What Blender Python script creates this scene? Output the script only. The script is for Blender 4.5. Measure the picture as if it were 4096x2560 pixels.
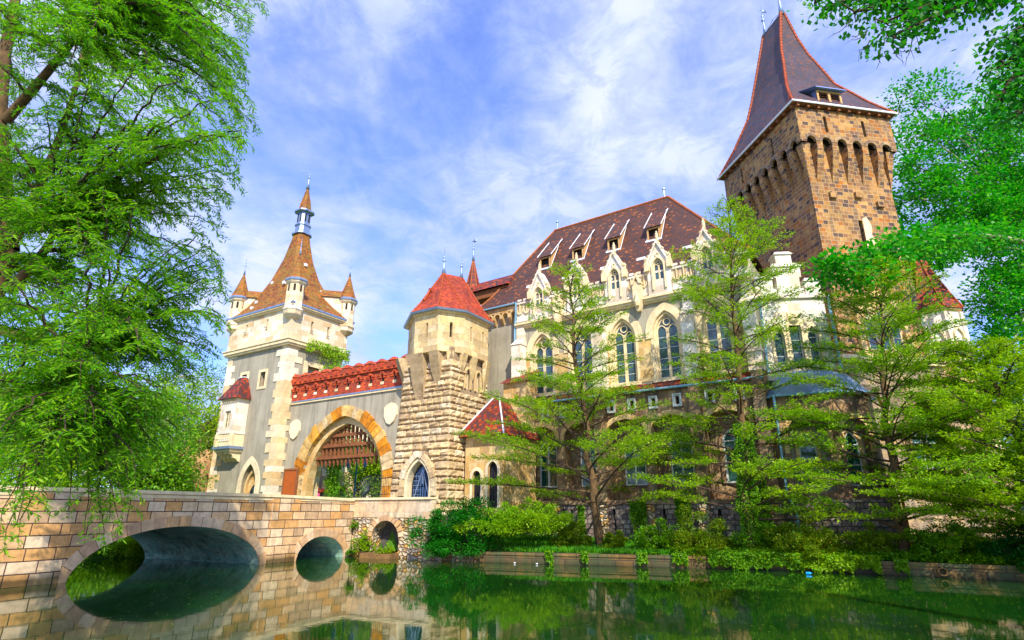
import bpy, math, random
import numpy as np
from mathutils import Vector, Matrix
from mathutils.geometry import tessellate_polygon
random.seed(7); RNG = np.random.default_rng(7)
R = math.radians
S = bpy.context.scene
for o in list(bpy.data.objects): bpy.data.objects.remove(o)

# ------------------------------------------------------------- camera, sky, sun
cam = bpy.data.cameras.new('camera'); camo = bpy.data.objects.new('camera', cam)
S.collection.objects.link(camo); S.camera = camo
cam.sensor_width = 36; cam.lens = 20.11; cam.clip_start = .1; cam.clip_end = 2000
camo.location = (0, 0, 2.6); camo.rotation_euler = (R(90 + 18.555), 0, 0)
SUN_H, SUN_E = 166, 42          # heading (clockwise from +Y) and elevation of the sun
sd = Vector((math.sin(R(SUN_H)) * math.cos(R(SUN_E)), math.cos(R(SUN_H)) * math.cos(R(SUN_E)), math.sin(R(SUN_E))))
sl = bpy.data.lights.new('sun', 'SUN'); sl.energy = 5.0; sl.angle = R(.6); sl.color = (1, .91, .76)
so = bpy.data.objects.new('sun', sl); S.collection.objects.link(so); so.rotation_euler = sd.to_track_quat('Z', 'Y').to_euler()
S.view_settings.view_transform = 'Standard'; S.view_settings.look = 'None'
S.view_settings.exposure = .45; S.view_settings.gamma = 1
W = bpy.data.worlds.new('World'); S.world = W; W.use_nodes = True
nt = W.node_tree; N = nt.nodes; L = nt.links; N.clear()
wo = N.new('ShaderNodeOutputWorld'); bg = N.new('ShaderNodeBackground'); L.new(bg.outputs[0], wo.inputs[0])
sky = N.new('ShaderNodeTexSky'); sky.sky_type = 'NISHITA'; sky.sun_disc = False
sky.sun_elevation = R(SUN_E); sky.sun_rotation = R(SUN_H); sky.air_density = 1.0; sky.dust_density = .3; sky.ozone_density = 3
tc = N.new('ShaderNodeTexCoord'); sep = N.new('ShaderNodeSeparateXYZ'); L.new(tc.outputs['Generated'], sep.inputs[0])
def wm(op, a, b=None):
    m = N.new('ShaderNodeMath'); m.operation = op
    for i, q in enumerate((a, b)):
        if q is None: continue
        if isinstance(q, (int, float)): m.inputs[i].default_value = q
        else: L.new(q, m.inputs[i])
    return m.outputs[0]
zz = wm('ADD', wm('MAXIMUM', sep.outputs[2], 0), .22)
cmb = N.new('ShaderNodeCombineXYZ'); L.new(wm('DIVIDE', sep.outputs[0], zz), cmb.inputs[0]); L.new(wm('DIVIDE', sep.outputs[1], zz), cmb.inputs[1])
def cloud(scale, detail, rough, dist, off, lo, hi):
    mp = N.new('ShaderNodeMapping'); L.new(cmb.outputs[0], mp.inputs[0]); mp.inputs['Location'].default_value = off
    n = N.new('ShaderNodeTexNoise'); L.new(mp.outputs[0], n.inputs[0]); n.inputs['Scale'].default_value = scale
    n.inputs['Detail'].default_value = detail; n.inputs['Roughness'].default_value = rough; n.inputs['Distortion'].default_value = dist
    r = N.new('ShaderNodeMapRange'); L.new(n.outputs[0], r.inputs[0]); r.interpolation_type = 'SMOOTHSTEP'
    r.inputs[1].default_value = lo; r.inputs[2].default_value = hi; return r.outputs[0]
c1 = cloud(1.5, 9, .58, .25, (3.1, .6, 0), .28, .60)
c2 = cloud(8, 8, .68, .5, (8, 4, 2), .34, .68)
c3 = cloud(3.2, 6, .55, .2, (1, 9, 2), .25, .8)
cl = wm('MINIMUM', wm('MULTIPLY', c1, wm('ADD', wm('MULTIPLY', c2, .75), .5)), 1)
cl = wm('MINIMUM', wm('ADD', wm('MULTIPLY', cl, .85), wm('MULTIPLY', c3, .42)), 1)
tint = N.new('ShaderNodeMix'); tint.data_type = 'RGBA'; tint.blend_type = 'MULTIPLY'; tint.inputs[0].default_value = 1
L.new(sky.outputs[0], tint.inputs[6]); tint.inputs[7].default_value = (1.6, 2.0, 3.3, 1)
ccol = N.new('ShaderNodeMix'); ccol.data_type = 'RGBA'; L.new(c3, ccol.inputs[0])
ccol.inputs[6].default_value = (5.0, 6.2, 11.8, 1); ccol.inputs[7].default_value = (8.2, 8.8, 12.4, 1)
mx = N.new('ShaderNodeMix'); mx.data_type = 'RGBA'; L.new(cl, mx.inputs[0]); L.new(tint.outputs[2], mx.inputs[6]); L.new(ccol.outputs[2], mx.inputs[7])
L.new(mx.outputs[2], bg.inputs[0]); bg.inputs[1].default_value = .085

# ------------------------------------------------------------- helpers
def link(o): S.collection.objects.link(o); return o
def tag(o, label=None, cat=None, group=None, kind=None):
    if label: o['label'] = label
    if cat: o['category'] = cat
    if group: o['group'] = group
    if kind: o['kind'] = kind
    return o
def thing(name, loc, heading, label, cat, group=None):
    o = bpy.data.objects.new(name, None); o.empty_display_size = .3; link(o)
    o.location = loc; o.rotation_euler = (0, 0, R(90 - heading))
    return tag(o, label, cat, group)
def smooth_uv(me):
    """box-style UVs in metres from each face's own normal"""
    uv = me.uv_layers.new(name='UVMap'); nl = len(me.loops)
    co = np.empty(len(me.vertices) * 3); me.vertices.foreach_get('co', co); co = co.reshape(-1, 3)
    vi = np.empty(nl, dtype=np.int32); me.loops.foreach_get('vertex_index', vi)
    nf = len(me.polygons); no = np.empty(nf * 3); me.polygons.foreach_get('normal', no); no = no.reshape(-1, 3)
    lt = np.empty(nf, dtype=np.int32); me.polygons.foreach_get('loop_total', lt)
    nn = np.repeat(no, lt, axis=0)
    t = np.stack([-nn[:, 1], nn[:, 0], np.zeros(nl)], 1); ln = np.linalg.norm(t, axis=1)
    flat = ln < .05; t[flat] = (1, 0, 0); ln[flat] = 1; t /= ln[:, None]
    b = np.cross(nn, t); b[flat] = (0, 1, 0)
    p = co[vi]; u = (p * t).sum(1); v = (p * b).sum(1)
    steep = np.abs(nn[:, 2]) < .25; v[steep] = p[steep, 2]
    out = np.stack([u, v], 1).ravel(); uv.data.foreach_set('uv', out)
class MB:
    def __init__(s, M=None): s.v = []; s.f = []; s.mi = []; s.M = M; s.cur = 0
    def add(s, pts, faces, mi=None):
        k = len(s.v)
        for p in pts:
            p = Vector(p); s.v.append(tuple(s.M @ p) if s.M else tuple(p))
        for f in faces: s.f.append([i + k for i in f]); s.mi.append(s.cur if mi is None else mi)
        return s
    def box(s, x0, x1, y0, y1, z0, z1, mi=None, tx=0, ty=0):
        return s.add([(x0, y0, z0), (x1, y0, z0), (x1, y1, z0), (x0, y1, z0), (x0 + tx, y0 + ty, z1), (x1 - tx, y0 + ty, z1), (x1 - tx, y1 - ty, z1), (x0 + tx, y1 - ty, z1)],
                     [(0, 3, 2, 1), (4, 5, 6, 7), (0, 1, 5, 4), (1, 2, 6, 5), (2, 3, 7, 6), (3, 0, 4, 7)], mi)
    def loft(s, rings, closed=True, cap0=True, cap1=True, mi=None):
        n = len(rings[0]); pts = [p for r in rings for p in r]; fs = []
        for k in range(len(rings) - 1):
            for i in range(n if closed else n - 1):
                j = (i + 1) % n; fs.append((k * n + i, k * n + j, (k + 1) * n + j, (k + 1) * n + i))
        if cap0: fs.append(tuple(range(n))[::-1])
        if cap1: fs.append(tuple(range((len(rings) - 1) * n, len(rings) * n)))
        return s.add(pts, fs, mi)
    def prism(s, poly, z0, z1, poly1=None, mi=None):
        poly1 = poly1 or poly
        return s.loft([[(x, y, z0) for x, y in poly], [(x, y, z1) for x, y in poly1]], mi=mi)
    def xz(s, poly, y0, y1, mi=None):      # polygon in the facade plane, given thickness
        n = len(poly); pts = [(x, y0, z) for x, z in poly] + [(x, y1, z) for x, z in poly]
        fs = [(i, (i + 1) % n, (i + 1) % n + n, i + n) for i in range(n)]
        for t in tessellate_polygon([[Vector((x, z, 0)) for x, z in poly]]): fs += [tuple(t), tuple(i + n for i in t)[::-1]]
        return s.add(pts, fs, mi)
    def panel(s, outer, holes, y, depth, mi=None, rmi=None):
        """wall face at y with openings; the reveals run inwards by depth"""
        loops = [outer] + holes; pts = [(x, y, z) for l in loops for x, z in l]
        s.add(pts, [tuple(t) for t in tessellate_polygon([[Vector((x, z, 0)) for x, z in l] for l in loops])], mi)
        for h in holes:
            n = len(h); s.add([(x, y, z) for x, z in h] + [(x, y + depth, z) for x, z in h], [(i, (i + 1) % n, (i + 1) % n + n, i + n) for i in range(n)], rmi if rmi is not None else mi)
        return s
    def ring(s, a, b, y0, y1, closed=False, mi=None):   # band between two outlines
        n = len(a); fs = []; pts = [(x, y0, z) for x, z in a] + [(x, y0, z) for x, z in b] + [(x, y1, z) for x, z in a] + [(x, y1, z) for x, z in b]
        for i in range(n if closed else n - 1):
            j = (i + 1) % n; fs += [(i, j, n + j, n + i), (2 * n + i, 3 * n + i, 3 * n + j, 2 * n + j), (i, 2 * n + i, 2 * n + j, j), (n + i, n + j, 3 * n + j, 3 * n + i)]
        if not closed: fs += [(0, n, 3 * n, 2 * n), (n - 1, 3 * n - 1, 4 * n - 1, 2 * n - 1)]
        return s.add(pts, fs, mi)
    def tube(s, pts, rad, n=6, mi=None):
        P = [Vector(p) for p in pts]; m = len(P); rad = rad if hasattr(rad, '__len__') else [rad] * m; rings = []
        for i, p in enumerate(P):
            d = (P[min(i + 1, m - 1)] - P[max(i - 1, 0)]).normalized()
            a = d.cross(Vector((0, 0, 1)) if abs(d.z) < .9 else Vector((1, 0, 0))).normalized(); b = d.cross(a)
            rings.append([p + (a * math.cos(2 * math.pi * k / n) + b * math.sin(2 * math.pi * k / n)) * rad[i] for k in range(n)])
        return s.loft(rings, mi=mi)
    def lathe(s, prof, c=(0, 0, 0), n=12, rot=0, mi=None):
        return s.loft([[(c[0] + r * math.cos(rot + 2 * math.pi * k / n), c[1] + r * math.sin(rot + 2 * math.pi * k / n), c[2] + z) for k in range(n)] for r, z in prof], mi=mi)
    def build(s, name, mats, parent=None, label=None, smooth=False):
        me = bpy.data.meshes.new(name); me.from_pydata(s.v, [], s.f); me.validate()
        mats = mats if isinstance(mats, (list, tuple)) else [mats]
        for m in mats: me.materials.append(m)
        if len(mats) > 1 and len(me.polygons) == len(s.mi): me.polygons.foreach_set('material_index', s.mi)
        me.update(); smooth_uv(me)
        if smooth: me.polygons.foreach_set('use_smooth', [True] * len(me.polygons))
        o = bpy.data.objects.new(name, me); link(o)
        if parent: o.parent = parent
        if label: o['label'] = label
        return o
def arch(cx, h, z0, zs, H, n=8):
    """outline from bottom left over the top to bottom right; pointed when H > h"""
    pts = [(cx - h, z0)] if z0 < zs - 1e-6 else []
    if H >= h:
        Rr = (h * h + H * H) / (2 * h); ax = math.atan2(H, Rr - h)
        L_ = [(cx - h + Rr - Rr * math.cos(ax * i / n), zs + Rr * math.sin(ax * i / n)) for i in range(n + 1)]
    else:
        L_ = [(cx - h * math.cos(math.pi / 2 * i / n), zs + H * math.sin(math.pi / 2 * i / n)) for i in range(n + 1)]
    pts += L_ + [(2 * cx - x, z) for x, z in L_[::-1][1:]]
    if z0 < zs - 1e-6: pts.append((cx + h, z0))
    return pts
def rect(x0, x1, z0, z1): return [(x0, z0), (x0, z1), (x1, z1), (x1, z0)]
def side(x, y0=0): return Matrix(((0, -1, 0, x), (1, 0, 0, y0), (0, 0, 1, 0), (0, 0, 0, 1)))       # plane facing +x
def lside(x, y0=0): return Matrix(((0, 1, 0, x), (-1, 0, 0, y0), (0, 0, 1, 0), (0, 0, 0, 1)))      # plane facing -x
def line_frame(p, q):      # facade frame from p to q (outward normal on the right-hand... camera side)
    d = Vector((q[0] - p[0], q[1] - p[1], 0)); ln = d.length; d.normalize()
    return Matrix(((d.x, -d.y, 0, p[0]), (d.y, d.x, 0, p[1]), (0, 0, 1, 0), (0, 0, 0, 1))), ln

# ------------------------------------------------------------- materials
def vivid(c, k=1.32):
    l = .3 * c[0] + .6 * c[1] + .1 * c[2]; return tuple(min(.88, max(.004, l + (v - l) * k)) for v in c)
class NT:
    def __init__(s, name):
        s.m = bpy.data.materials.new(name); s.m.use_nodes = True; s.t = s.m.node_tree; s.t.nodes.clear()
        s.out = s.n('ShaderNodeOutputMaterial')
    def n(s, t, **kw):
        q = s.t.nodes.new(t)
        for k, v in kw.items(): setattr(q, k, v)
        return q
    def set(s, sock, v):
        if isinstance(v, bpy.types.NodeSocket): s.t.links.new(v, sock)
        elif isinstance(v, tuple) and len(v) == 3 and sock.type == 'RGBA': sock.default_value = (*v, 1)
        else: sock.default_value = v
    def math(s, op, a, b=0):
        q = s.n('ShaderNodeMath', operation=op); s.set(q.inputs[0], a); s.set(q.inputs[1], b); return q.outputs[0]
    def mix(s, f, a, b, mode='MIX'):
        q = s.n('ShaderNodeMix', data_type='RGBA', blend_type=mode); s.set(q.inputs[0], f); s.set(q.inputs[6], a); s.set(q.inputs[7], b); return q.outputs[2]
    def noise(s, vec, sc, det=4, ro=.55, dist=0):
        q = s.n('ShaderNodeTexNoise'); s.set(q.inputs['Vector'], vec); q.inputs['Scale'].default_value = sc; q.inputs['Detail'].default_value = det
        q.inputs['Roughness'].default_value = ro; q.inputs['Distortion'].default_value = dist; return q
    def ramp(s, f, stops, mode='LINEAR'):
        q = s.n('ShaderNodeValToRGB'); q.color_ramp.interpolation = mode; e = q.color_ramp.elements
        while len(e) < len(stops): e.new(.5)
        for k, (p, c) in enumerate(stops): e[k].position = p; e[k].color = (*vivid(c), 1) if isinstance(c, tuple) else (c, c, c, 1)
        s.set(q.inputs[0], f); return q.outputs[0]
    def bump(s, h, st, d=.02):
        q = s.n('ShaderNodeBump'); s.set(q.inputs['Strength'], st); q.inputs['Distance'].default_value = d; s.set(q.inputs['Height'], h); return q.outputs[0]
    def bsdf(s, col, rough=.85, bump=None, **kw):
        q = s.n('ShaderNodeBsdfPrincipled'); s.set(q.inputs['Base Color'], col); s.set(q.inputs['Roughness'], rough)
        if bump is not None: s.set(q.inputs['Normal'], bump)
        for k, v in kw.items(): s.set(q.inputs[k.replace('_', ' ')], v)
        s.t.links.new(q.outputs[0], s.out.inputs[0]); return s.m
    @property
    def obj(s): return s.n('ShaderNodeTexCoord').outputs['Object']
    @property
    def uv(s): return s.n('ShaderNodeTexCoord').outputs['UV']
def blocks(name, cols, grain=.3, bump=1.0, nsc=3, blot=.2):
    t = NT(name); g = t.n('ShaderNodeNewGeometry'); c = t.ramp(g.outputs['Random Per Island'], even(cols), 'CONSTANT'); n = t.noise(t.obj, nsc, 7, .65); n2 = t.noise(t.obj, .6, 4)
    c = t.mix(1, c, t.ramp(n.outputs[0], [(.3, 1 - grain), (.7, 1 + grain * .6)]), 'MULTIPLY'); c = t.mix(1, c, t.ramp(n2.outputs[0], [(.35, 1 - blot), (.65, 1.1)]), 'MULTIPLY')
    return t.bsdf(c, .9, t.bump(n.outputs[0], bump, .04))
def voro_stone(name, cols, mortar, sc=3.8, sx=.8, ed=.07, grain=.35, bump=1.0):
    t = NT(name); mp = t.n('ShaderNodeMapping'); t.set(mp.inputs[0], t.uv); mp.inputs['Scale'].default_value = (sx, 1.15, 1); wn = t.noise(mp.outputs[0], 3, 3)
    wv = t.n('ShaderNodeVectorMath', operation='MULTIPLY_ADD'); t.set(wv.inputs[0], wn.outputs['Color']); wv.inputs[1].default_value = (.12, .12, 0); t.set(wv.inputs[2], mp.outputs[0])
    v1 = t.n('ShaderNodeTexVoronoi', voronoi_dimensions='2D', feature='F1'); v2 = t.n('ShaderNodeTexVoronoi', voronoi_dimensions='2D', feature='DISTANCE_TO_EDGE')
    for v in (v1, v2): t.set(v.inputs['Vector'], wv.outputs[0]); v.inputs['Scale'].default_value = sc; v.inputs['Randomness'].default_value = .75
    s_ = t.n('ShaderNodeSeparateColor'); t.set(s_.inputs[0], v1.outputs['Color']); c = t.ramp(s_.outputs[0], even(cols), 'CONSTANT'); n = t.noise(t.uv, 6, 6, .65)
    c = t.mix(1, c, t.ramp(n.outputs[0], [(.3, 1 - grain), (.7, 1 + grain * .7)]), 'MULTIPLY'); e = t.ramp(v2.outputs['Distance'], [(ed * .35, 0.), (ed, 1.)])
    c = t.mix(e, mortar, c); st = t.ramp(t.noise(t.uv, .8, 5, .6).outputs[0], [(.55, 0.), (.68, .55)]); c = t.mix(st, c, (.11, .11, .04))
    h = t.math('ADD', t.ramp(v2.outputs['Distance'], [(0, 0.), (.28, 1.)]), t.math('MULTIPLY', n.outputs[0], .4)); return t.bsdf(c, .92, t.bump(h, bump, .08))
def even(cols): return [(i / len(cols), c) for i, c in enumerate(cols)]
def masonry(name, cols, mortar, bw, bh, ms=.018, warp=.03, bump=.6, dist=.03, grain=.25, stain=None, blot=.25, hm=.5, wline=None):
    t = NT(name); uv = t.uv
    wn = t.noise(uv, 1.3, 2); wv = t.n('ShaderNodeVectorMath', operation='MULTIPLY_ADD'); t.set(wv.inputs[0], wn.outputs['Color']); wv.inputs[1].default_value = (warp, warp, 0); t.set(wv.inputs[2], uv)
    b = t.n('ShaderNodeTexBrick'); t.set(b.inputs['Vector'], wv.outputs[0]); b.inputs['Scale'].default_value = 1
    b.inputs['Color1'].default_value = (0, 0, 0, 1); b.inputs['Color2'].default_value = (1, 1, 1, 1); b.inputs['Mortar'].default_value = (.5, .5, .5, 1)
    b.inputs['Mortar Size'].default_value = ms; b.inputs['Mortar Smooth'].default_value = .25; b.inputs['Brick Width'].default_value = bw; b.inputs['Row Height'].default_value = bh
    b.offset = .5; b.squash = .8; b.squash_frequency = 3
    c = t.ramp(b.outputs['Color'], even(cols), 'CONSTANT')
    n1 = t.noise(uv, 4, 6, .65); n2 = t.noise(uv, .35, 4, .6)
    c = t.mix(1, c, t.ramp(n1.outputs[0], [(.3, 1 - grain), (.7, 1 + grain * .6)]), 'MULTIPLY')
    c = t.mix(1, c, t.ramp(n2.outputs[0], [(.35, 1 - blot), (.65, 1.1)]), 'MULTIPLY')
    if stain:                                # weathering: patches and drips of a darker tone
        mp = t.n('ShaderNodeMapping'); t.set(mp.inputs[0], uv); mp.inputs['Scale'].default_value = (1.2, .35, 1)
        sn = t.noise(mp.outputs[0], 1.1, 6, .65); c = t.mix(t.ramp(sn.outputs[0], [(stain[1], 0.), (stain[1] + .12, stain[2])]), c, stain[0])
    c = t.mix(b.outputs['Fac'], c, mortar)
    if wline:
        sy = t.n('ShaderNodeSeparateXYZ'); t.set(sy.inputs[0], uv); e_ = t.math('ADD', sy.outputs[1], t.math('MULTIPLY', n2.outputs[0], .3))
        c = t.mix(t.ramp(e_, [(wline, 1.), (wline + .09, .55), (wline + .35, 0.)]), c, t.mix(1, c, (.20, .21, .15), 'MULTIPLY'))
    h = t.math('ADD', t.math('MULTIPLY', b.outputs['Fac'], -1), t.math('MULTIPLY', n1.outputs[0], hm))
    return t.bsdf(c, .88, t.bump(h, bump, dist))
def tiles(name, cols, bw=.22, bh=.2, moss=None, bump=.9, blot=.3):
    t = NT(name); uv = t.uv; b = t.n('ShaderNodeTexBrick'); wn = t.noise(uv, .8, 2)
    wv = t.n('ShaderNodeVectorMath', operation='MULTIPLY_ADD'); t.set(wv.inputs[0], wn.outputs['Color']); wv.inputs[1].default_value = (.06, .06, 0); t.set(wv.inputs[2], uv)
    t.set(b.inputs['Vector'], wv.outputs[0]); b.inputs['Scale'].default_value = 1
    b.inputs['Color1'].default_value = (0, 0, 0, 1); b.inputs['Color2'].default_value = (1, 1, 1, 1); b.inputs['Mortar'].default_value = (0, 0, 0, 1)
    b.inputs['Mortar Size'].default_value = .004; b.inputs['Brick Width'].default_value = bw; b.inputs['Row Height'].default_value = bh
    c = t.ramp(b.outputs['Color'], even(cols), 'CONSTANT')
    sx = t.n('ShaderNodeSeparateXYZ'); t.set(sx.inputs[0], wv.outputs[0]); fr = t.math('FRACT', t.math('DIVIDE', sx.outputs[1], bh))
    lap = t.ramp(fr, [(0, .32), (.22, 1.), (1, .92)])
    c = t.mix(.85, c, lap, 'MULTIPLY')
    n2 = t.noise(uv, .5, 5, .6); c = t.mix(1, c, t.ramp(n2.outputs[0], [(.35, 1 - blot), (.65, 1.15)]), 'MULTIPLY')
    if moss: c = t.mix(t.ramp(t.noise(uv, .9, 6, .7).outputs[0], [(.46, 0.), (.6, moss[1])]), c, moss[0])
    h = t.math('ADD', t.math('MULTIPLY', fr, -1), t.math('MULTIPLY', b.outputs['Color'], .35))
    return t.bsdf(c, .72, t.bump(h, bump, .04))
def plain(name, col, rough=.7, var=.2, sc=3, bump=.15, metal=0, col2=None, **kw):
    t = NT(name); n = t.noise(t.obj, sc, 6, .62); c = t.ramp(n.outputs[0], [(.3, tuple(v * (1 - var) for v in col)), (.7, col2 or tuple(v * (1 + var) for v in col))])
    return t.bsdf(c, rough, t.bump(n.outputs[0], bump, .02), Metallic=metal, **kw)
def leaf_mat(name, cols, trans=.4, clump=.6, tcol=(1.25, 1.25, .5)):
    t = NT(name); g = t.n('ShaderNodeNewGeometry'); c = t.ramp(g.outputs['Random Per Island'], [(i / max(1, len(cols) - 1), k) for i, k in enumerate(cols)])
    c = t.mix(1, c, t.ramp(t.noise(t.obj, clump, 3).outputs[0], [(.38, (.72, .82, .8)), (.62, (1.2, 1.12, 1.0))]), 'MULTIPLY')
    d = t.n('ShaderNodeBsdfPrincipled'); t.set(d.inputs['Base Color'], c); d.inputs['Roughness'].default_value = .5; d.inputs['Specular IOR Level'].default_value = .35
    tr = t.n('ShaderNodeBsdfTranslucent'); t.set(tr.inputs[0], t.mix(1, c, tcol, 'MULTIPLY'))
    m = t.n('ShaderNodeMixShader'); m.inputs[0].default_value = trans; t.t.links.new(d.outputs[0], m.inputs[1]); t.t.links.new(tr.outputs[0], m.inputs[2])
    t.t.links.new(m.outputs[0], t.out.inputs[0]); return t.m
def glass_mat(name, col, sc=1.2):
    t = NT(name); n = t.noise(t.obj, sc, 2); c = t.mix(n.outputs[0], tuple(v * .5 for v in col), tuple(v * 1.6 for v in col))
    return t.bsdf(c, .08, t.bump(n.outputs[0], .12, .05), Specular_IOR_Level=.9)
M = {}
M['cream'] = masonry('cream ashlar', [(.72, .62, .46), (.78, .70, .55), (.66, .55, .38), (.80, .73, .60), (.74, .63, .45), (.60, .46, .30)], (.50, .42, .30), 1.05, .48, .007, .01, .3, .015, .16, ((.42, .28, .16), .58, .55), .15)
M['quoin'] = blocks('quoin stone', [(.74, .61, .42), (.70, .56, .36), (.78, .68, .50), (.66, .50, .30), (.80, .74, .60)], .2, .5, 2)
M['trim'] = plain('carved limestone', (.74, .61, .42), .8, .2, 2.2, .35)
M['white_trim'] = masonry('white carved limestone', [(.74, .69, .60), (.70, .64, .55), (.77, .73, .65), (.62, .53, .42)], (.58, .5, .42), .9, .5, .006, .01, .3, .015, .15, ((.5, .36, .24), .6, .5), .12)
t = NT('grey plaster'); mp_ = t.n('ShaderNodeMapping'); t.set(mp_.inputs[0], t.uv); mp_.inputs['Scale'].default_value = (2.2, .16, 1)
a_ = t.noise(mp_.outputs[0], 1.2, 6, .7); b_ = t.noise(t.obj, .5, 5, .65); d_ = t.noise(t.obj, 9, 6, .7)
c_ = t.ramp(b_.outputs[0], [(.32, (.30, .275, .215)), (.5, (.37, .345, .275)), (.68, (.43, .40, .32))]); c_ = t.mix(t.ramp(a_.outputs[0], [(.46, 0.), (.68, .75)]), c_, (.20, .17, .13)); c_ = t.mix(1, c_, t.ramp(d_.outputs[0], [(.3, .9), (.7, 1.06)]), 'MULTIPLY')
M['plaster'] = t.bsdf(c_, .95, t.bump(d_.outputs[0], .45, .03))
M['plaster_cream'] = masonry('ochre ashlar', [(.62, .44, .23), (.70, .54, .32), (.66, .50, .30), (.54, .37, .19)], (.45, .33, .2), .8, .5, .008, .01, .35, .02, .2, ((.3, .2, .12), .56, .5), .2)
M['rustic'] = blocks('rusticated limestone', [(.62, .50, .34), (.56, .44, .29), (.68, .57, .40), (.50, .38, .25), (.64, .50, .32), (.72, .62, .47)], .45, 1.0, 4)
M['bridge_block'] = blocks('bridge arch stone', [(.60, .44, .29), (.68, .53, .38), (.56, .38, .23), (.64, .48, .33), (.52, .36, .24)], .3, .6, 3)
M['rustic_joint'] = plain('deep joint mortar', (.30, .23, .16), .95, .3, 4, .5)
M['oct'] = masonry('octagon ashlar', [(.68, .53, .31), (.60, .47, .28), (.74, .60, .37), (.50, .39, .24), (.70, .57, .38)], (.42, .34, .22), .75, .5, .01, .015, .5, .02, .25, ((.32, .25, .17), .6, .45), .15)
M['redbrick'] = masonry('red brick', [(.42, .07, .03), (.50, .10, .04), (.34, .05, .025), (.56, .13, .05), (.26, .06, .04)], (.40, .17, .10), .3, .12, .01, .02, .8, .02, .3, ((.12, .07, .04), .58, .6))
M['orange_stone'] = blocks('orange rough stone', [(.56, .26, .07), (.62, .36, .13), (.66, .46, .23), (.58, .40, .20), (.50, .22, .06), (.64, .50, .32)], .45, 1.0, 2.4)
M['bridge'] = masonry('bridge ashlar', [(.64, .44, .27), (.74, .58, .40), (.60, .37, .19), (.70, .50, .32), (.62, .38, .20), (.72, .58, .42), (.50, .36, .24)], (.07, .04, .03), 1.0, .44, .022, .03, .7, .02, .32, ((.34, .20, .12), .56, .6), .22, wline=.34)
M['rubble'] = voro_stone('rubble masonry', [(.55, .44, .30), (.40, .29, .18), (.60, .38, .17), (.50, .44, .36), (.34, .24, .15), (.66, .55, .40), (.44, .38, .32)], (.16, .11, .07), sc=3.9)
M['darkstone'] = masonry('blackened base stone', [(.38, .31, .27), (.28, .22, .20), (.46, .38, .31), (.33, .29, .27), (.22, .17, .16)], (.10, .08, .065), .44, .29, .03, .10, 1, .08, .4, ((.08, .06, .05), .5, .6))
M['brownash'] = masonry('weathered brown ashlar', [(.42, .29, .17), (.50, .37, .23), (.34, .23, .14), (.38, .28, .19), (.26, .17, .11)], (.22, .15, .1), .85, .55, .008, .012, .4, .02, .3, ((.10, .07, .05), .47, .8), .3)
M['tower'] = masonry('multicoloured tower stone', [(.40, .23, .11), (.30, .16, .08), (.48, .30, .14), (.19, .11, .07), (.43, .24, .10), (.35, .20, .10), (.10, .065, .05), (.46, .28, .14), (.38, .16, .06), (.27, .15, .08), (.42, .25, .12)], (.52, .36, .20), .5, .31, .018, .07, .8, .03, .35, ((.12, .08, .055), .50, .7), .32)
M['tower_lower'] = masonry('grey brown tower base', [(.42, .31, .20), (.30, .22, .16), (.50, .38, .25), (.22, .16, .12), (.46, .33, .2), (.36, .29, .22)], (.38, .3, .21), .7, .38, .018, .07, .8, .03, .35, ((.10, .07, .06), .5, .7))
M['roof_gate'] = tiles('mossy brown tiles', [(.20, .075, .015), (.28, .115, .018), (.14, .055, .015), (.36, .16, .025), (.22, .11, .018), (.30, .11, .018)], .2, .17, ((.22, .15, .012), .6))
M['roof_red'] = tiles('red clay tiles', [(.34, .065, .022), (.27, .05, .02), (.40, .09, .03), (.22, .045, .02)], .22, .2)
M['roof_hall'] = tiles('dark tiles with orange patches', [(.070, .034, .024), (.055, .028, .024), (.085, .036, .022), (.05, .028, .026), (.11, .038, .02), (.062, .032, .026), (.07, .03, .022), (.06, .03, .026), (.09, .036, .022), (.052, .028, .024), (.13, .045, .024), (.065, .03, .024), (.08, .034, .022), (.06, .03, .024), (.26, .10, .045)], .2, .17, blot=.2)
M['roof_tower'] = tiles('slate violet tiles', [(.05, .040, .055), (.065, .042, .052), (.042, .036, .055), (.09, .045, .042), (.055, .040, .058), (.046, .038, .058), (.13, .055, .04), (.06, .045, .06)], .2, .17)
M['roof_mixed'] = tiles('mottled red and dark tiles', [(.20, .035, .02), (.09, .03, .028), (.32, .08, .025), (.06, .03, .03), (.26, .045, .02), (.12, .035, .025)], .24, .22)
M['ridge'] = plain('orange ridge tile', (.28, .07, .035), .7, .3, 3, .4)
M['brown_ridge'] = plain('brown ridge tile', (.30, .11, .05), .7, .3, 3, .4)
M['zinc'] = plain('pale zinc sheet', (.27, .34, .46), .38, .15, 1.2, .1, .55)
M['zinc_roof'] = plain('blue zinc sheet', (.30, .40, .66), .35, .12, .8, .1, .4)
M['whitemetal'] = plain('white painted flashing', (.72, .74, .78), .5, .08, 2, .05)
M['iron'] = plain('black iron', (.025, .03, .04), .5, .2, 4, .1, .6)
M['bluegreen_iron'] = plain('blue green painted iron', (.03, .14, .16), .45, .2, 4, .1, .3)
M['oldwood'] = plain('weathered brown timber', (.20, .085, .045), .85, .35, 5, .6)
M['palewood'] = plain('pale raw timber', (.50, .33, .18), .8, .25, 5, .4)
M['board'] = plain('reddish board', (.36, .11, .05), .7, .12, 3, .2)
M['glass'] = glass_mat('dark leaded glass', (.035, .075, .09))
M['glass_green'] = glass_mat('green glass', (.015, .07, .045))
M['dark'] = plain('dark interior', (.02, .016, .014), .9, .2, 2, 0)
M['winframe'] = plain('pale window joinery', (.55, .58, .56), .6, .1, 3, .1)
M['drain'] = plain('bluish drainpipe', (.26, .42, .52), .45, .15, 2, .1, .3)
M['shield'] = plain('cream shield stone', (.80, .68, .50), .8, .1, 2, .15)
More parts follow.
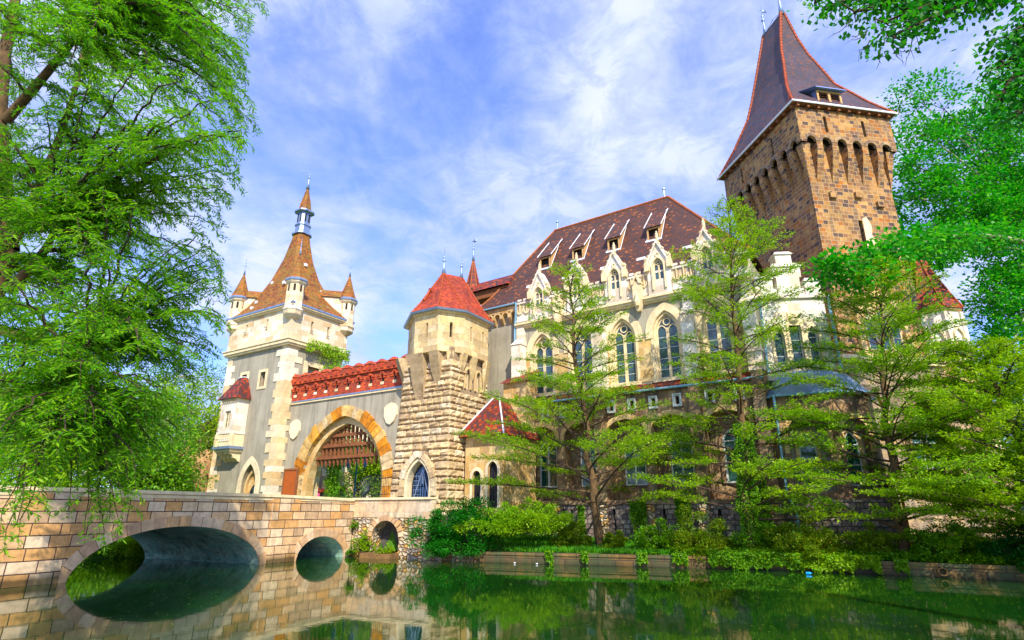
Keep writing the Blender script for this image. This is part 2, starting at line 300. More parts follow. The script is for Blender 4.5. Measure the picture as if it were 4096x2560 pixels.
M['bark'] = plain('brown bark', (.10, .065, .035), .95, .5, 5, 1)
M['bark_dark'] = plain('dark branch bark', (.050, .034, .022), .95, .4, 6, .8)
M['bark_pale'] = plain('pale grey bark', (.34, .32, .24), .9, .3, 3, .5)
M['lantern_glass'] = plain('blue lantern glass', (.10, .16, .38), .2, .1, 3, 0)
M['canvas'] = plain('orange canvas', (.85, .16, .03), .7, .1, 2, .05)
M['pink'] = plain('pink cloth', (.75, .16, .30), .7, .15, 9, .05)
M['clouded_earth'] = plain('brown earth', (.16, .10, .05), .95, .4, 2, .6)
M['rock'] = plain('brown rock', (.34, .20, .11), .95, .45, .9, 1, col2=(.50, .34, .20))
# ------------------------------------------------------------- ground and water
SHORE = [(-200, 20), (-60, 29), (-32, 34), (-23, 37), (-19.2, 41.5), (-13, 41.2), (-10.0, 38.9), (-5.6, 36.6), (0, 32.9), (4.5, 31.6), (9, 30.2), (13.3, 28.6), (17.2, 26.6), (24, 22.3), (30, 18), (60, -4), (200, -80)]
def shore_y(x): return np.interp(x, [p[0] for p in SHORE], [p[1] for p in SHORE])
def land_h(x, y):
    d = y - shore_y(x)
    low = np.clip(.52 + .06 * np.clip(d, 0, 9), 0, 1.1)
    high = np.clip(d * .55 + .1, 0, 2.35)
    court = np.where(d > .9, 2.35, 0)
    wl = np.clip((x + 14) / 2, 0, 1); wr = np.clip((x + 1.2) / .8, 0, 1)
    h = high * (1 - wl) + court * wl; h = h * (1 - wr) + low * wr
    far = np.hypot(x, y); h = h + np.clip((far - 120) / 200, 0, 1) * 2
    return np.where(d > 0.25, h, -1.5)
def axis(lo, hi, step, far):
    a = np.arange(lo, hi + step, step); e = [hi + s for s in (4, 10, 20, 40, 80, 160, 320, 640, far)]; f = [lo - s for s in (4, 10, 20, 40, 80, 160, 320, 640, far)]
    return np.array(f[::-1] + list(a) + e)
gx = axis(-48, 44, .5, 1200); gy = axis(10, 74, .5, 1200)
X, Y = np.meshgrid(gx, gy); Zg = land_h(X, Y)
Zg = Zg + np.where(Zg > 0, .06 * np.sin(X * 1.3) * np.cos(Y * 1.1), 0)
nx, ny = len(gx), len(gy)
vv = np.stack([X.ravel(), Y.ravel(), Zg.ravel()], 1)
ii = (np.arange(ny - 1)[:, None] * nx + np.arange(nx - 1)[None, :]).ravel()
ff = np.stack([ii, ii + 1, ii + 1 + nx, ii + nx], 1)
def np_mesh(name, verts, faces, mat, parent=None, smooth=False, uv=False):
    me = bpy.data.meshes.new(name); nv = len(verts); nf = len(faces); k = faces.shape[1]
    me.vertices.add(nv); me.vertices.foreach_set('co', np.asarray(verts, dtype=np.float32).ravel())
    me.loops.add(nf * k); me.loops.foreach_set('vertex_index', faces.astype(np.int32).ravel())
    me.polygons.add(nf); me.polygons.foreach_set('loop_start', np.arange(0, nf * k, k, dtype=np.int32))
    me.materials.append(mat); me.update(calc_edges=True)
    if smooth: me.polygons.foreach_set('use_smooth', np.ones(nf, dtype=bool))
    o = bpy.data.objects.new(name, me); link(o)
    if parent: o.parent = parent
    return o
t = NT('grassy ground'); n = t.noise(t.obj, .6, 6, .6); n2 = t.noise(t.obj, 9, 5, .7)
c = t.ramp(n.outputs[0], [(.35, (.05, .12, .012)), (.55, (.10, .21, .02)), (.7, (.14, .12, .05))])
c = t.mix(1, c, t.ramp(n2.outputs[0], [(.3, .55), (.7, 1.25)]), 'MULTIPLY'); M['ground'] = t.bsdf(c, .95, t.bump(n2.outputs[0], .8, .05))
tag(np_mesh('ground', vv, ff, M['ground'], smooth=True), kind='structure')
t = NT('pond water')
mp = t.n('ShaderNodeMapping'); t.set(mp.inputs[0], t.obj); mp.inputs['Scale'].default_value = (1, .8, 1)
w1 = t.noise(mp.outputs[0], 1.6, 3, .5); w2 = t.noise(mp.outputs[0], 7, 2, .5)
h = t.math('ADD', t.math('MULTIPLY', w1.outputs[0], .7), t.math('MULTIPLY', w2.outputs[0], .12))
wc = t.ramp(t.noise(t.obj, .12, 4).outputs[0], [(.35, (.006, .030, .006)), (.65, (.014, .050, .010))])
fl = t.noise(t.obj, 14, 2, .5); wc = t.mix(t.ramp(fl.outputs[0], [(.70, 0.), (.72, .5)]), wc, (.20, .24, .08))
M['water'] = t.bsdf(wc, .035, t.bump(h, .10, .03), IOR=1.9, Specular_IOR_Level=1.0)
tag(np_mesh('water', np.array([(-300, -60, 0), (300, -60, 0), (300, 120, 0), (-300, 120, 0)], float), np.array([[0, 1, 2, 3]]), M['water']), kind='structure')

# ------------------------------------------------------------- stone bridge
BH = 27.39; BO = (-10.1, 38.48)
br = thing('stone_bridge', (*BO, 0), BH, 'pale ashlar stone bridge with one wide and one small arch over the green pond', 'bridge')
br.rotation_euler = (0, 0, R(90 - BH))
Lb = -32.; Wd = 9.8
def top(x): return 3.52 - .10 * max(0, (x + 6) / 6) if x > -6 else 3.52
A0 = arch(-22.9, 4.15, -1, -.15, 2.0, 14); A1 = arch(-11.35, 4.55, -1, -.15, 2.12, 16); A2 = arch(-2.5, 1.92, -1, -.12, 1.36, 12)
def wave(a): return [p for p in a]
out = [(Lb, -1)] + [(Lb, 3.36)] + [(-6, 3.36), (0, 3.28)] + [(0, -1)]
def notch(outer_low, arches):       # outline that walks round each opening because they reach the bottom
    pts = [(Lb, -1)]
    for a in arches: pts += a
    return pts + [(0, -1), (0, 3.28), (-6, 3.36), (Lb, 3.36)]
poly = notch(None, [A0, A1, A2])
m = MB(); tri = tessellate_polygon([[Vector((x, z, 0)) for x, z in poly]])
m.add([(x, 0, z) for x, z in poly], [tuple(q) for q in tri]); m.add([(x, Wd, z) for x, z in poly], [tuple(q) for q in tri])
m.add([(0, 0, -1), (0, Wd, -1), (0, Wd, 3.28), (0, 0, 3.28)], [(0, 1, 2, 3)]); m.add([(Lb, 0, -1), (Lb, Wd, -1), (Lb, Wd, 3.36), (Lb, 0, 3.36)], [(0, 1, 2, 3)])
m.box(Lb, 0, .45, .46, 2.5, 3.28); m.box(Lb, 0, Wd - .46, Wd - .45, 2.5, 3.28)
for x0, x1 in ((-18.35, -16.2), (-6.45, -4.55)): m.box(x0, x1, -.10, 0, -1, 3.3)
m.build('bridge_wall', M['bridge'], br)
m = MB(); M['vault'] = masonry('vault stone with painted water light', [(.36, .56, .46), (.44, .60, .50), (.32, .52, .44), (.48, .62, .50)], (.14, .26, .20), .9, .42, .02, .03, .7, .03, .35, ((.08, .16, .08), .5, .7))  # bright teal base colours paint in the light reflected up from the water
for a in (A0, A1, A2):
    for i in range(len(a) - 1):
        (xa, za), (xb, zb_) = a[i], a[i + 1]; m.add([(xa, .0, za), (xb, .0, zb_), (xb, Wd, zb_), (xa, Wd, za)], [(0, 1, 2, 3)])
m.build('vault', M['vault'], br)
def voussoirs(a, cx, zs, width, n, y0, y1, jitter=.02, rough=0):
    """wedge stones around an arch outline"""
    P = [Vector((x, z)) for x, z in a]; seg = [(P[i + 1] - P[i]).length for i in range(len(P) - 1)]; tot = sum(seg); mb = MB()
    def at(s):
        s = max(0, min(tot - 1e-6, s)); i = 0
        while s > seg[i]: s -= seg[i]; i += 1
        d = (P[i + 1] - P[i]).normalized(); return P[i] + d * s, Vector((-d.y, d.x))
    for k in range(n):
        s0, s1 = tot * k / n + jitter, tot * (k + 1) / n - jitter; p0, n0 = at(s0); p1, n1 = at(s1); pm, nm = at((s0 + s1) / 2)
        w = width * random.uniform(1 - rough, 1 + rough); j = random.uniform(0, .04 + rough * .2)
        q = [p0, pm, p1, p1 + n1 * w, pm + nm * w, p0 + n0 * w]; mb.xz([(v.x, v.y) for v in q], y0 - j, y1)
    return mb
for a, n in ((A0, 17), (A1, 19), (A2, 11)):
    aa = [p for p in a if p[1] > -.6]
    mb = voussoirs(aa[0:], 0, 0, .46, n, -.03, .02, .012); mb.build('arch_ring', M['bridge_block'], br)
for y0, y1 in ((-.09, .52), (Wd - .52, Wd + .09)):
    m = MB()
    for x0 in np.arange(Lb, -.1, 1.6):
        x1 = min(x0 + 1.59, 0); z0, z1 = top(x0), top(x1)
        m.add([(x0, y0, z0 - .15), (x1, y0, z1 - .15), (x1, y1, z1 - .15), (x0, y1, z0 - .15), (x0, y0, z0), (x1, y0, z1), (x1, y1, z1), (x0, y1, z0)], [(0, 3, 2, 1), (4, 5, 6, 7), (0, 1, 5, 4), (1, 2, 6, 5), (2, 3, 7, 6), (3, 0, 4, 7)])
    m.build('coping', M['trim'], br)
m = MB(); m.box(Lb, 0, -.03, -.004, 3.2, 3.34); m.build('coping_moulding', M['trim'], br)
m = MB(); m.box(Lb, 1.5, .46, Wd - .46, 2.3, 2.5); m.build('road_deck', plain('grey cobbles', (.25, .22, .19), .9, .3, 6, .5), br)

# ------------------------------------------------------------- rubble quay wall
qw = thing('quay_wall', (-10.1, 38.48, 0), 115.1, 'rubble quay wall with pale ashlar parapet and dark round opening beside the bridge', 'stone wall')
L1 = 4.92; hole = arch(2.55, 1.0, .33, 1.15, .95, 8)
Mq2, L2 = line_frame((-5.65, 36.40), (-1.75, 33.9))
# frames of the later stretch, moved to the wall's own space
inv = (Matrix.Translation((-10.1, 38.48, 0)) @ Matrix.Rotation(R(90 - 115.1), 4, 'Z')).inverted()
m = MB(); m.panel([(0, -1), (0, 2.28), (L1, 2.28), (L1, -1)], [hole], .05, .9)
m.M = inv @ Mq2; m.panel([(0, -1), (0, 2.28), (L2, 1.35), (L2, -1)], [], .05, .5); m.box(0, L2, .06, .6, -1, 1.3)
m.build('rubble_wall', M['rubble'], qw)
m = MB(); m.panel([(0, 2.28), (0, 3.33), (L1, 3.33), (L1, 2.28)], [], 0, .3); m.box(0, L1, .01, .45, 2.28, 3.33)
m.M = inv @ Mq2; m.box(0, 1.0, 0, .45, 2.2, 3.33); m.box(1.0, L2, .0, .45, 1.35, 2.4)
m.build('parapet', masonry('pale stained parapet', [(.62, .52, .38), (.70, .60, .46), (.56, .46, .34), (.66, .50, .34)], (.3, .22, .15), .95, .52, .008, .01, .5, .02, .25, ((.22, .16, .11), .5, .75), .2), qw)
m = MB(); m.box(-.1, L1 + .05, -.1, .55, 3.33, 3.46); m.M = inv @ Mq2; m.box(-.02, 1.05, -.1, .55, 3.33, 3.455); m.build('coping', M['trim'], qw)
voussoirs(hole[1:-1], 0, 0, .33, 11, .0, .08, .02, .12).build('arch_ring', M['bridge_block'], qw)
m = MB(); m.box(1.5, 3.6, .95, 1.0, -.5, 2.2); m.build('opening_back', plain('dark tunnel stone', (.07, .065, .06), .9, .5, 3, .6), qw)  # near-black stone sheet closing the round opening
m = MB(); m.box(1.35, 3.85, -1.0, .05, -1, .26, tx=.15, ty=.1); m.box(1.6, 3.5, .05, .95, -1, .33); m.build('landing', M['clouded_earth'], qw)

# low retaining wall along the grass strip
rw = thing('retaining_wall', (-1.75, 34.0, 0), 120, 'low mossy retaining wall of long blocks between pond and grass strip', 'stone wall')
rw.rotation_euler = (0, 0, 0)
pts = [(-1.75, 33.6), (4.5, 31.6), (9.0, 30.2), (13.3, 28.6), (17.2, 26.6), (24, 22.3), (30, 18)]
m = MB(); m2 = MB(); low = masonry('wet mossy quay blocks', [(.15, .11, .06), (.19, .13, .06), (.11, .09, .05), (.17, .11, .05)], (.06, .04, .03), 1.1, .3, .02, .04, .9, .04, .4, ((.06, .09, .03), .45, .8), wline=.12)
for p, q in zip(pts, pts[1:]):
    F, ln = line_frame(p, q); m.M = m2.M = Matrix.Translation((1.75, -34.0, 0)) @ F
    m.box(0, ln, 0, .5, -1, .42); m2.box(-.02, ln + .02, -.06, .55, .42, .56)
m.build('wall_face', low, rw); m2.build('coping', low, rw)
# ------------------------------------------------------------- window builders
def win(par, F, cx, h, z0, zs, H, y, glass, frame, lights=1, bars=0, fw=.07, name='window', tracery=False, mull=None, n=8, label=None):
    """window filling an arched or rectangular opening: a frame with its pane below it"""
    o = arch(cx, h, z0, zs, H, n) if H > 0 else rect(cx - h, cx + h, z0, zs)
    i = arch(cx, h - fw, z0 + fw, zs, H - fw * .9, n) if H > 0 else rect(cx - h + fw, cx + h - fw, z0 + fw, zs - fw)
    m = MB(F); m.ring(o, i, y - .05, y + .04, closed=True)
    ztop = zs + H * .55 if H > 0 else zs
    for k in range(1, lights):
        x = cx - h + 2 * h * k / lights; w = mull or fw * .6; m.box(x - w, x + w, y - .07, y + .035, z0, ztop if not tracery else zs + H * .25)
    for k in range(bars):
        z = z0 + (zs - z0) * (k + 1) / (bars + (0 if H > 0 else 1)); m.box(cx - h, cx + h, y - .03, y + .03, z - fw * .25, z + fw * .25)
    if tracery:
        lw = 2 * h / lights; w = fw * .7
        for k in range(lights):
            c = cx - h + lw * (k + .5); a = arch(c, lw / 2, zs, zs, lw * .72, 6); b = arch(c, lw / 2 - w, zs, zs, lw * .72 - w, 6); m.ring(a, b, y - .07, y + .033)
        rr = h * .36; zc = zs + H * .6
        C1 = [(cx + rr * math.cos(a), zc + rr * math.sin(a)) for a in np.linspace(0, 2 * math.pi, 13)[:-1]]; C2 = [(cx + (rr - w) * math.cos(a), zc + (rr - w) * math.sin(a)) for a in np.linspace(0, 2 * math.pi, 13)[:-1]]
        m.ring(C1, C2, y - .08, y + .032, closed=True)
    f = m.build(name, frame, par, label); m = MB(F); m.xz(o, y, y + .02); m.build('pane', glass, f); return f
def surround(par, F, cx, h, z0, zs, H, wd, y0, y1, mat, name='surround', n=8):
    m = MB(F)
    if H > 0: m.ring(arch(cx, h + wd, z0, zs, H + wd * 1.15, n), arch(cx, h, z0, zs, H, n), y0, y1)
    else: m.ring(rect(cx - h - wd, cx + h + wd, z0 - wd, zs + wd), rect(cx - h, cx + h, z0, zs), y0, y1, closed=True)
    return m.build(name, mat, par)
def quoins(mb, x, y, z0, z1, sx, sy, hgt=.55, a=1.0, b=.62, pr=.03):
    """corner stones at (x, y); sx, sy = direction in which each face runs away from the corner"""
    z = z0; k = 0
    while z < z1 - .15:
        hh = min(hgt * random.uniform(.75, 1.25), z1 - z); la, lb = (a, b) if k % 2 else (b, a); la *= random.uniform(.8, 1.15); lb *= random.uniform(.8, 1.15)
        xa, xb = sorted((x - sx * pr, x + sx * la)); ya, yb = sorted((y - sy * pr, y + sy * lb)); mb.box(xa, xb, ya, yb, z, z + hh - .008); z += hh; k += 1
def finial(par, x, y, z, h, r=.12, vane=False, name='finial'):
    m = MB(); m.lathe([(r * 1.2, 0), (r * .5, h * .28), (r * .35, h * .45), (r * .3, h * .48), (r * 1.0, h * .52), (r * .3, h * .57), (r * .25, h * .62), (.6 * r, h * .66), (.2 * r, h * .7), (.1 * r, h)], (x, y, z), 8)
    if vane: m.box(x - .02, x + h * .14, y - .015, y + .015, z + h * .8, z + h * .92); m.box(x - h * .1, x, y - .012, y + .012, z + h * .85, z + h * .88)
    return m.build(name, M['zinc'], par, smooth=True)
def ridge_line(mb, p, q, r=.11, step=.4):
    p, q = Vector(p), Vector(q); n = max(1, int((q - p).length / step)); 
    for k in range(n):
        a = p.lerp(q, k / n); b = p.lerp(q, (k + 1.08) / n); mb.tube([a, b], [r, r * .82], 6)

# ------------------------------------------------------------- gate tower
GA = (-19.49, 48.08)
gt = thing('gate_tower', (*GA, 2.2), 122, 'square gate tower with grey plaster walls, white upper storey and steep brown spire', 'castle tower')
def G(z): return z - 2.2
w, d = 8.7, 6.0
door = arch(-3.0, .85, G(2.4), G(4.6), 1.5, 8)
frontholes = [arch(-3.0, .95, G(2.3), G(4.7), 1.75), rect(-6.15, -5.4, G(13.35), G(14.5)), rect(-3.45, -2.7, G(13.1), G(14.4))]
m = MB(); m.panel([(-w, 0), (-w, G(16.6)), (0, G(16.6)), (0, 0)], frontholes, 0, .5)
m.M = side(0); m.panel([(0, 0), (0, G(16.6)), (d, G(16.6)), (d, 0)], [rect(2.2, 3.5, G(12.6), G(15.0))], 0, .45)
m.M = lside(-w, 0); m.panel([(-d, 0), (-d, G(16.6)), (0, G(16.6)), (0, 0)], [], 0, .3)
m.M = None; m.add([(-w, d, 0), (0, d, 0), (0, d, G(16.6)), (-w, d, G(16.6))], [(0, 1, 2, 3)])
m.build('plaster_wall', M['plaster'], gt)
for qa in ((0, 0, 0, G(16.5), -1, 1, .62, 1.35, .85, .06), (-w, 0, 0, G(16.5), 1, 1, .62, 1.3, .8, .06), (0, d, 0, G(16.5), -1, -1, .6, .9, .6, .04)): m = MB(); quoins(m, *qa); m.build('quoins', M['quoin'], gt)
e = .22
m = MB(); up = [rect(-6.45, -6.2, G(18.2), G(19.3)), rect(-3.35, -3.1, G(18.2), G(19.3))]
m.panel([(-w - e, G(16.6)), (-w - e, G(19.9)), (e, G(19.9)), (e, G(16.6))], up, -e, .35)
m.M = side(e); m.panel([(-e, G(16.6)), (-e, G(19.9)), (d + e, G(19.9)), (d + e, G(16.6))], [rect(1.9, 2.15, G(17.9), G(19.1)), rect(3.75, 4.0, G(17.9), G(19.1))], 0, .35)
m.M = lside(-w - e, 0); m.panel([(-d - e, G(16.6)), (-d - e, G(19.9)), (e, G(19.9)), (e, G(16.6))], [], 0, .3)
m.M = None; m.add([(-w - e, d + e, G(16.6)), (e, d + e, G(16.6)), (e, d + e, G(19.9)), (-w - e, d + e, G(19.9))], [(0, 1, 2, 3)])
m.build('upper_storey', M['cream'], gt)
m = MB()
for z0, z1, o in ((16.45, 16.62, .30), (16.62, 16.9, .42), (16.9, 17.0, .50)): m.box(-w - o, o, -o, d + o, G(z0), G(z1))
m.build('string_course', M['trim'], gt)
m = MB(); m.box(-w - .45, .45, -.45, d + .45, G(19.85), G(20.0)); m.box(-w - .58, .58, -.58, d + .58, G(20.0), G(20.12)); m.build('eaves_cornice', M['trim'], gt)
m = MB(); m.box(-w - .64, .64, -.64, d + .64, G(20.12), G(20.28)); m.build('gutter', M['zinc'], gt)
for k in range(7):
    for xx, yy in ((-w + .9 + k * 1.15, -.7), (.66, .7 + k * .75)): m = MB(); m.tube([(xx, yy, G(20.2)), (xx, yy, G(20.62))], .015, 4); m.build('snow_guard', M['iron'], gt)
# spire: square flaring base to a tall octagonal shaft
cx, cy = -w / 2, d / 2
def sq(hx, hy, z, bev=0):
    b = bev; return [(cx - hx + b, cy - hy, z), (cx + hx - b, cy - hy, z), (cx + hx, cy - hy + b, z), (cx + hx, cy + hy - b, z), (cx + hx - b, cy + hy, z), (cx - hx + b, cy + hy, z), (cx - hx, cy + hy - b, z), (cx - hx, cy - hy + b, z)]
m = MB(); m.loft([sq(w / 2 + .62, d / 2 + .62, G(20.26), .02), sq(w / 2 - .45, d / 2 - .3, G(21.4), .05), sq(w / 2 - 1.4, d / 2 - .95, G(22.7), .3), sq(2.1, 1.6, G(24.4), .5), sq(1.35, 1.1, G(26.6), .45), sq(.85, .8, G(28.6), .35), sq(.68, .66, G(29.6), .3)])
m.build('spire_roof', M['roof_gate'], gt)
m = MB(); m.loft([sq(.85, .85, G(29.45), .35), sq(.85, .85, G(29.60), .35), sq(.62, .62, G(29.80), .26), sq(.60, .60, G(30.45), .25), sq(.70, .70, G(30.50), .3), sq(.70, .70, G(30.63), .3), sq(.55, .55, G(30.67), .22), sq(.55, .55, G(32.05), .22), sq(.86, .86, G(32.20), .36), sq(.86, .86, G(32.05), .36), sq(.6, .6, G(32.2), .25)])
lan = m.build('lantern', M['zinc'], gt)
m = MB()
for sx in (-1, 1):
    m.box(cx + sx * .22 - .09, cx + sx * .22 + .09, cy - .565, cy - .5, G(30.90), G(31.85)); m.box(cx + .5, cx + .565, cy + sx * .22 - .09, cy + sx * .22 + .09, G(30.90), G(31.85))
m.build('louvre', M['dark'], lan)
m = MB(); m.loft([sq(.58, .58, G(32.18), .24), sq(.44, .44, G(33.2), .18), sq(.09, .09, G(35.0), .03)]); m.build('upper_spire', M['roof_red'] if 0 else M['roof_gate'], gt)
finial(gt, cx, cy, G(34.95), 2.6, .17)
# corner turrets
def corner_turret(x, y, br_dir, parent=gt):
    m = MB(); r = .95
    m.lathe([(.12, -.95), (.62, -.62), (.82, -.45), (.86, -.34), (.77, -.32), (.84, -.08), (.92, 0), (.92, .12), (.78, .14), (.78, 2.4), (.86, 2.45), (.96, 2.58), (.96, 2.68)], (x, y, G(19.6)), 8, R(22.5))
    t = m.build('turret', M['cream'], parent)
    m = MB()
    for k in range(8):
        a = R(45 * k); ux, uy = math.cos(a), math.sin(a); c = (x + ux * .71, y + uy * .71)
        m.add([(c[0] - uy * .1 + ux * .02, c[1] + ux * .1 + uy * .02, G(21.3)), (c[0] + uy * .1 + ux * .02, c[1] - ux * .1 + uy * .02, G(21.3)), (c[0] + uy * .1 + ux * .02, c[1] - ux * .1 + uy * .02, G(21.95)), (c[0] - uy * .1 + ux * .02, c[1] + ux * .1 + uy * .02, G(21.95))], [(0, 1, 2, 3)])
    m.build('loophole', M['dark'], t)
    m = MB(); m.lathe([(1.02, 2.68), (1.06, 2.8), (.88, 3.0)], (x, y, G(19.6)), 8, R(22.5)); m.build('turret_eaves', M['zinc'], t)
    m = MB(); m.lathe([(.9, 2.98), (.7, 3.45), (.38, 4.45), (.05, 5.5)], (x, y, G(19.6)), 8, R(22.5)); m.build('turret_roof', M['roof_gate'], t)
    finial(t, x, y, G(25.05), 1.9, .09)
    return t
for x, y in ((-w + .1, 0.1), (-.05, 0.0), (0, d), (-w, d)): corner_turret(x, y, 0)
# the little link roofs between turrets and spire
m = MB()
for (xa, ya), (xb, yb) in (((-w + .1, .1), (cx - 1.5, cy)), ((0, d), (cx + 1.5, cy))):
    v = Vector((xb - xa, yb - ya)); v.normalize(); nrm = Vector((-v.y, v.x)) * .7
    a = Vector((xa, ya)); b = Vector((xb, yb)); z0, z1 = G(22.5), G(23.4)
    m.add([(*(a + nrm), z0), (*(a - nrm), z0), (*(b - nrm), z0), (*(b + nrm), z0), (*a, z1), (*b, z1)], [(0, 3, 5, 4), (1, 4, 5, 2), (0, 4, 1), (2, 5, 3)])
m.build('link_roof', M['roof_gate'], gt)
for (xa, ya), (xb, yb) in (((-w + .1, .1), (cx - 1.5, cy)), ((0, d), (cx + 1.5, cy))):
    m = MB(); v = Vector((xb - xa, yb - ya)); v.normalize(); nrm = Vector((-v.y, v.x)) * .55; a = Vector((xa, ya)); b = Vector((xb, yb))
    m.add([(*(a + nrm), G(20.2)), (*(a - nrm), G(20.2)), (*(b - nrm), G(20.2)), (*(b + nrm), G(20.2)), (*(a + nrm), G(22.5)), (*(a - nrm), G(22.5)), (*(b - nrm), G(22.5)), (*(b + nrm), G(22.5))], [(0, 1, 5, 4), (1, 2, 6, 5), (2, 3, 7, 6), (3, 0, 4, 7), (4, 5, 6, 7)]); m.build('link_wall', M['cream'], gt)
# dormers and roof hatches on the spire
for x, y, z in ((-6.3, -.02, 20.9), (-6.5, .5, 21.7), (-5.6, 1.3, 23.8), (-3.2, .9, 23.2)):
    m = MB(); m.box(x - .14, x + .14, y - .1, y + .3, G(z), G(z + .28)); m.build('roof_hatch', M['whitemetal'], gt)
for x, y, z in ((-.35, 3.9, 20.9), (-2.0, 2.2, 23.4), (-1.7, 4.0, 22.9), (-2.6, 2.6, 25.5)):
    m = MB(); m.box(x - .3, x + .1, y - .14, y + .14, G(z), G(z + .3)); m.build('roof_hatch', M['whitemetal'], gt)
# doorway
surround(gt, None, -3.0, .95, 0, G(4.7), 1.75, .55, -.05, .3, M['quoin'], 'door_surround')
surround(gt, None, -3.0, .72, 0, G(4.4), 1.4, .24, .28, .48, M['plaster_cream'], 'inner_arch')
m = MB(); m.box(-4.1, -1.9, .5, .52, 0, G(6.6)); m.build('doorway_back', M['plaster_cream'], gt)
dgr = win(gt, None, -2.75, .55, 0, G(3.9), .9, .46, M['glass'], M['iron'], 4, 3, .05, 'door_grille')
m = MB()
for cxr, zr, n, rr in ((-2.0, 0, 5, 1), (-3.9, 0, 7, 1)):
    for k in range(n): x = cxr - .5 + k * .2; m.tube([(x + .05 * (k - n / 2), -.35, 1.0), (x, -.3, 1.75 - abs(k - n / 2) * .05)], .022, 4); m.tube([(x - .05, -.3, 1.62), (x + .07, -.3, 1.66)], .018, 4)
m.box(-4.6, -1.4, -.36, -.33, 1.1, 1.14); m.build('spiked_rail', M['iron'], gt)
for (x0, x1, z0, z1) in ((-6.15, -5.4, 13.35, 14.5), (-3.45, -2.7, 13.1, 14.4)):
    surround(gt, None, (x0 + x1) / 2, (x1 - x0) / 2, G(z0), G(z1), 0, .24, -.06, .2, M['trim'])
    win(gt, None, (x0 + x1) / 2, (x1 - x0) / 2, G(z0), G(z1), 0, .42, M['glass'], M['oldwood'], 2, 1, .06)
surround(gt, side(0), 2.85, .65, G(12.6), G(15.0), 0, .42, -.08, .2, M['trim'])
win(gt, side(0), 2.85, .65, G(12.6), G(15.0), 0, .4, plain('pale blind glass', (.40, .40, .34), .3, .1, 1, 0), M['palewood'], 1, 0, .12)
m = MB(side(0)); m.ring(arch(2.85, .62, G(12.6), G(13.9), .62), arch(2.85, .5, G(12.6), G(13.9), .5), .30, .36); m.build('window_arch', M['palewood'], gt)
m = MB()
for x0, x1 in ((-6.45, -6.2), (-3.35, -3.1)): m.box(x0, x1, .05, .1, G(18.2), G(19.3))
for y0, y1 in ((1.9, 2.15), (3.75, 4.0)): m.box(-.12, -.08, y0, y1, G(17.9), G(19.1))
m.build('loophole', M['dark'], gt)
m = MB()
for x in (-6.32, -3.22): m.tube([(x, -e + .02, G(18.55)), (x, -e - .25, G(18.5))], .04, 5)
for y in (2.02, 3.87): m.tube([(e - .02, y, G(18.2)), (e + .25, y, G(18.15))], .04, 5)
m.build('spout', M['zinc'], gt)
# bay window on the front
bx0, bx1, by = -6.75, -4.55, -1.15
m = MB(); m.panel([(bx0, G(9.2)), (bx0, G(12.1)), (bx1, G(12.1)), (bx1, G(9.2))], [rect(-6.05, -5.25, G(9.5), G(11.0))], by, .3)
m.M = side(bx1); m.panel([(by, G(9.2)), (by, G(12.1)), (0, G(12.1)), (0, G(9.2))], [], 0, .3); m.M = lside(bx0, 0); m.panel([(0, G(9.2)), (0, G(12.1)), (-by, G(12.1)), (-by, G(9.2))], [], 0, .3); m.M = None
m.box(bx0 - .05, bx1 + .05, by - .05, 0, G(9.0), G(9.2)); bay = m.build('bay_window', M['white_trim'], gt)
m = MB(); m.box(bx0, bx1, by, 0, G(7.95), G(9.0)); m.box(bx0 - .1, bx0 + .18, by - .12, by + .1, G(7.7), G(9.0)); m.box(bx1 - .18, bx1 + .1, by - .12, by + .1, G(7.7), G(9.0)); m.build('bay_parapet', M['trim'], gt)
m = MB()
for k in range(5):
    c = bx0 + .45 + k * .32; a = [(c + .15 * math.cos(q), G(8.5) + .15 * math.sin(q)) for q in np.linspace(0, 2 * math.pi, 9)[:-1]]; b = [(c + .1 * math.cos(q), G(8.5) + .1 * math.sin(q)) for q in np.linspace(0, 2 * math.pi, 9)[:-1]]
    m.ring(a, b, by - .05, by + .01, closed=True)
m.build('bay_tracery', M['white_trim'], gt)
m = MB(); m.box(bx0 - .15, bx1 + .15, by - .18, 0, G(7.72), G(7.95)); m.build('bay_ledge', M['zinc'], gt)
for k in range(4):
    x = bx0 + .3 + k * .53; m = MB(); m.loft([[(x - .15, 0, z0), (x + .15, 0, z0), (x + .15, -dd, z0), (x - .15, -dd, z0)] for z0, dd in ((G(6.7), .1), (G(6.95), .4), (G(7.0), .65), (G(7.25), .75), (G(7.3), 1.0), (G(7.5), 1.1))]); m.build('bracket', M['trim'], gt)
m = MB(); m.box(bx0, bx1, by, 0, G(7.5), G(7.72)); m.build('bay_base', M['trim'], gt)
win(bay, None, -5.65, .4, G(9.5), G(11.0), 0, by + .18, M['glass'], M['trim'], 2, 2, .07)
m = MB(); m.add([(bx0 - .3, by - .3, G(12.05)), (bx1 + .3, by - .3, G(12.05)), (bx1 + .3, .0, G(12.05)), (bx0 - .3, 0, G(12.05)), (bx0 + .75, by + .75, G(14.1)), (bx1 - .65, by + .75, G(14.1)), (bx1 - .65, 0, G(14.1)), (bx0 + .75, 0, G(14.1))], [(0, 3, 2, 1), (0, 1, 5, 4), (1, 2, 6, 5), (3, 0, 4, 7), (4, 5, 6, 7)])
m.build('bay_roof', M['roof_mixed'], gt)
m = MB(); m.box(bx0 + .7, bx1 - .6, by + .7, 0, G(14.1), G(14.17)); m.build('roof_cap', M['whitemetal'], gt)
m = MB()
for k in range(7): x = bx0 + .2 + k * .31; m.box(x - .05, x + .05, by - .1, by, G(11.7), G(12.05))
m.box(bx0 - .08, bx1 + .08, by - .12, 0, G(11.95), G(12.05)); m.build('bay_frieze', M['trim'], gt)

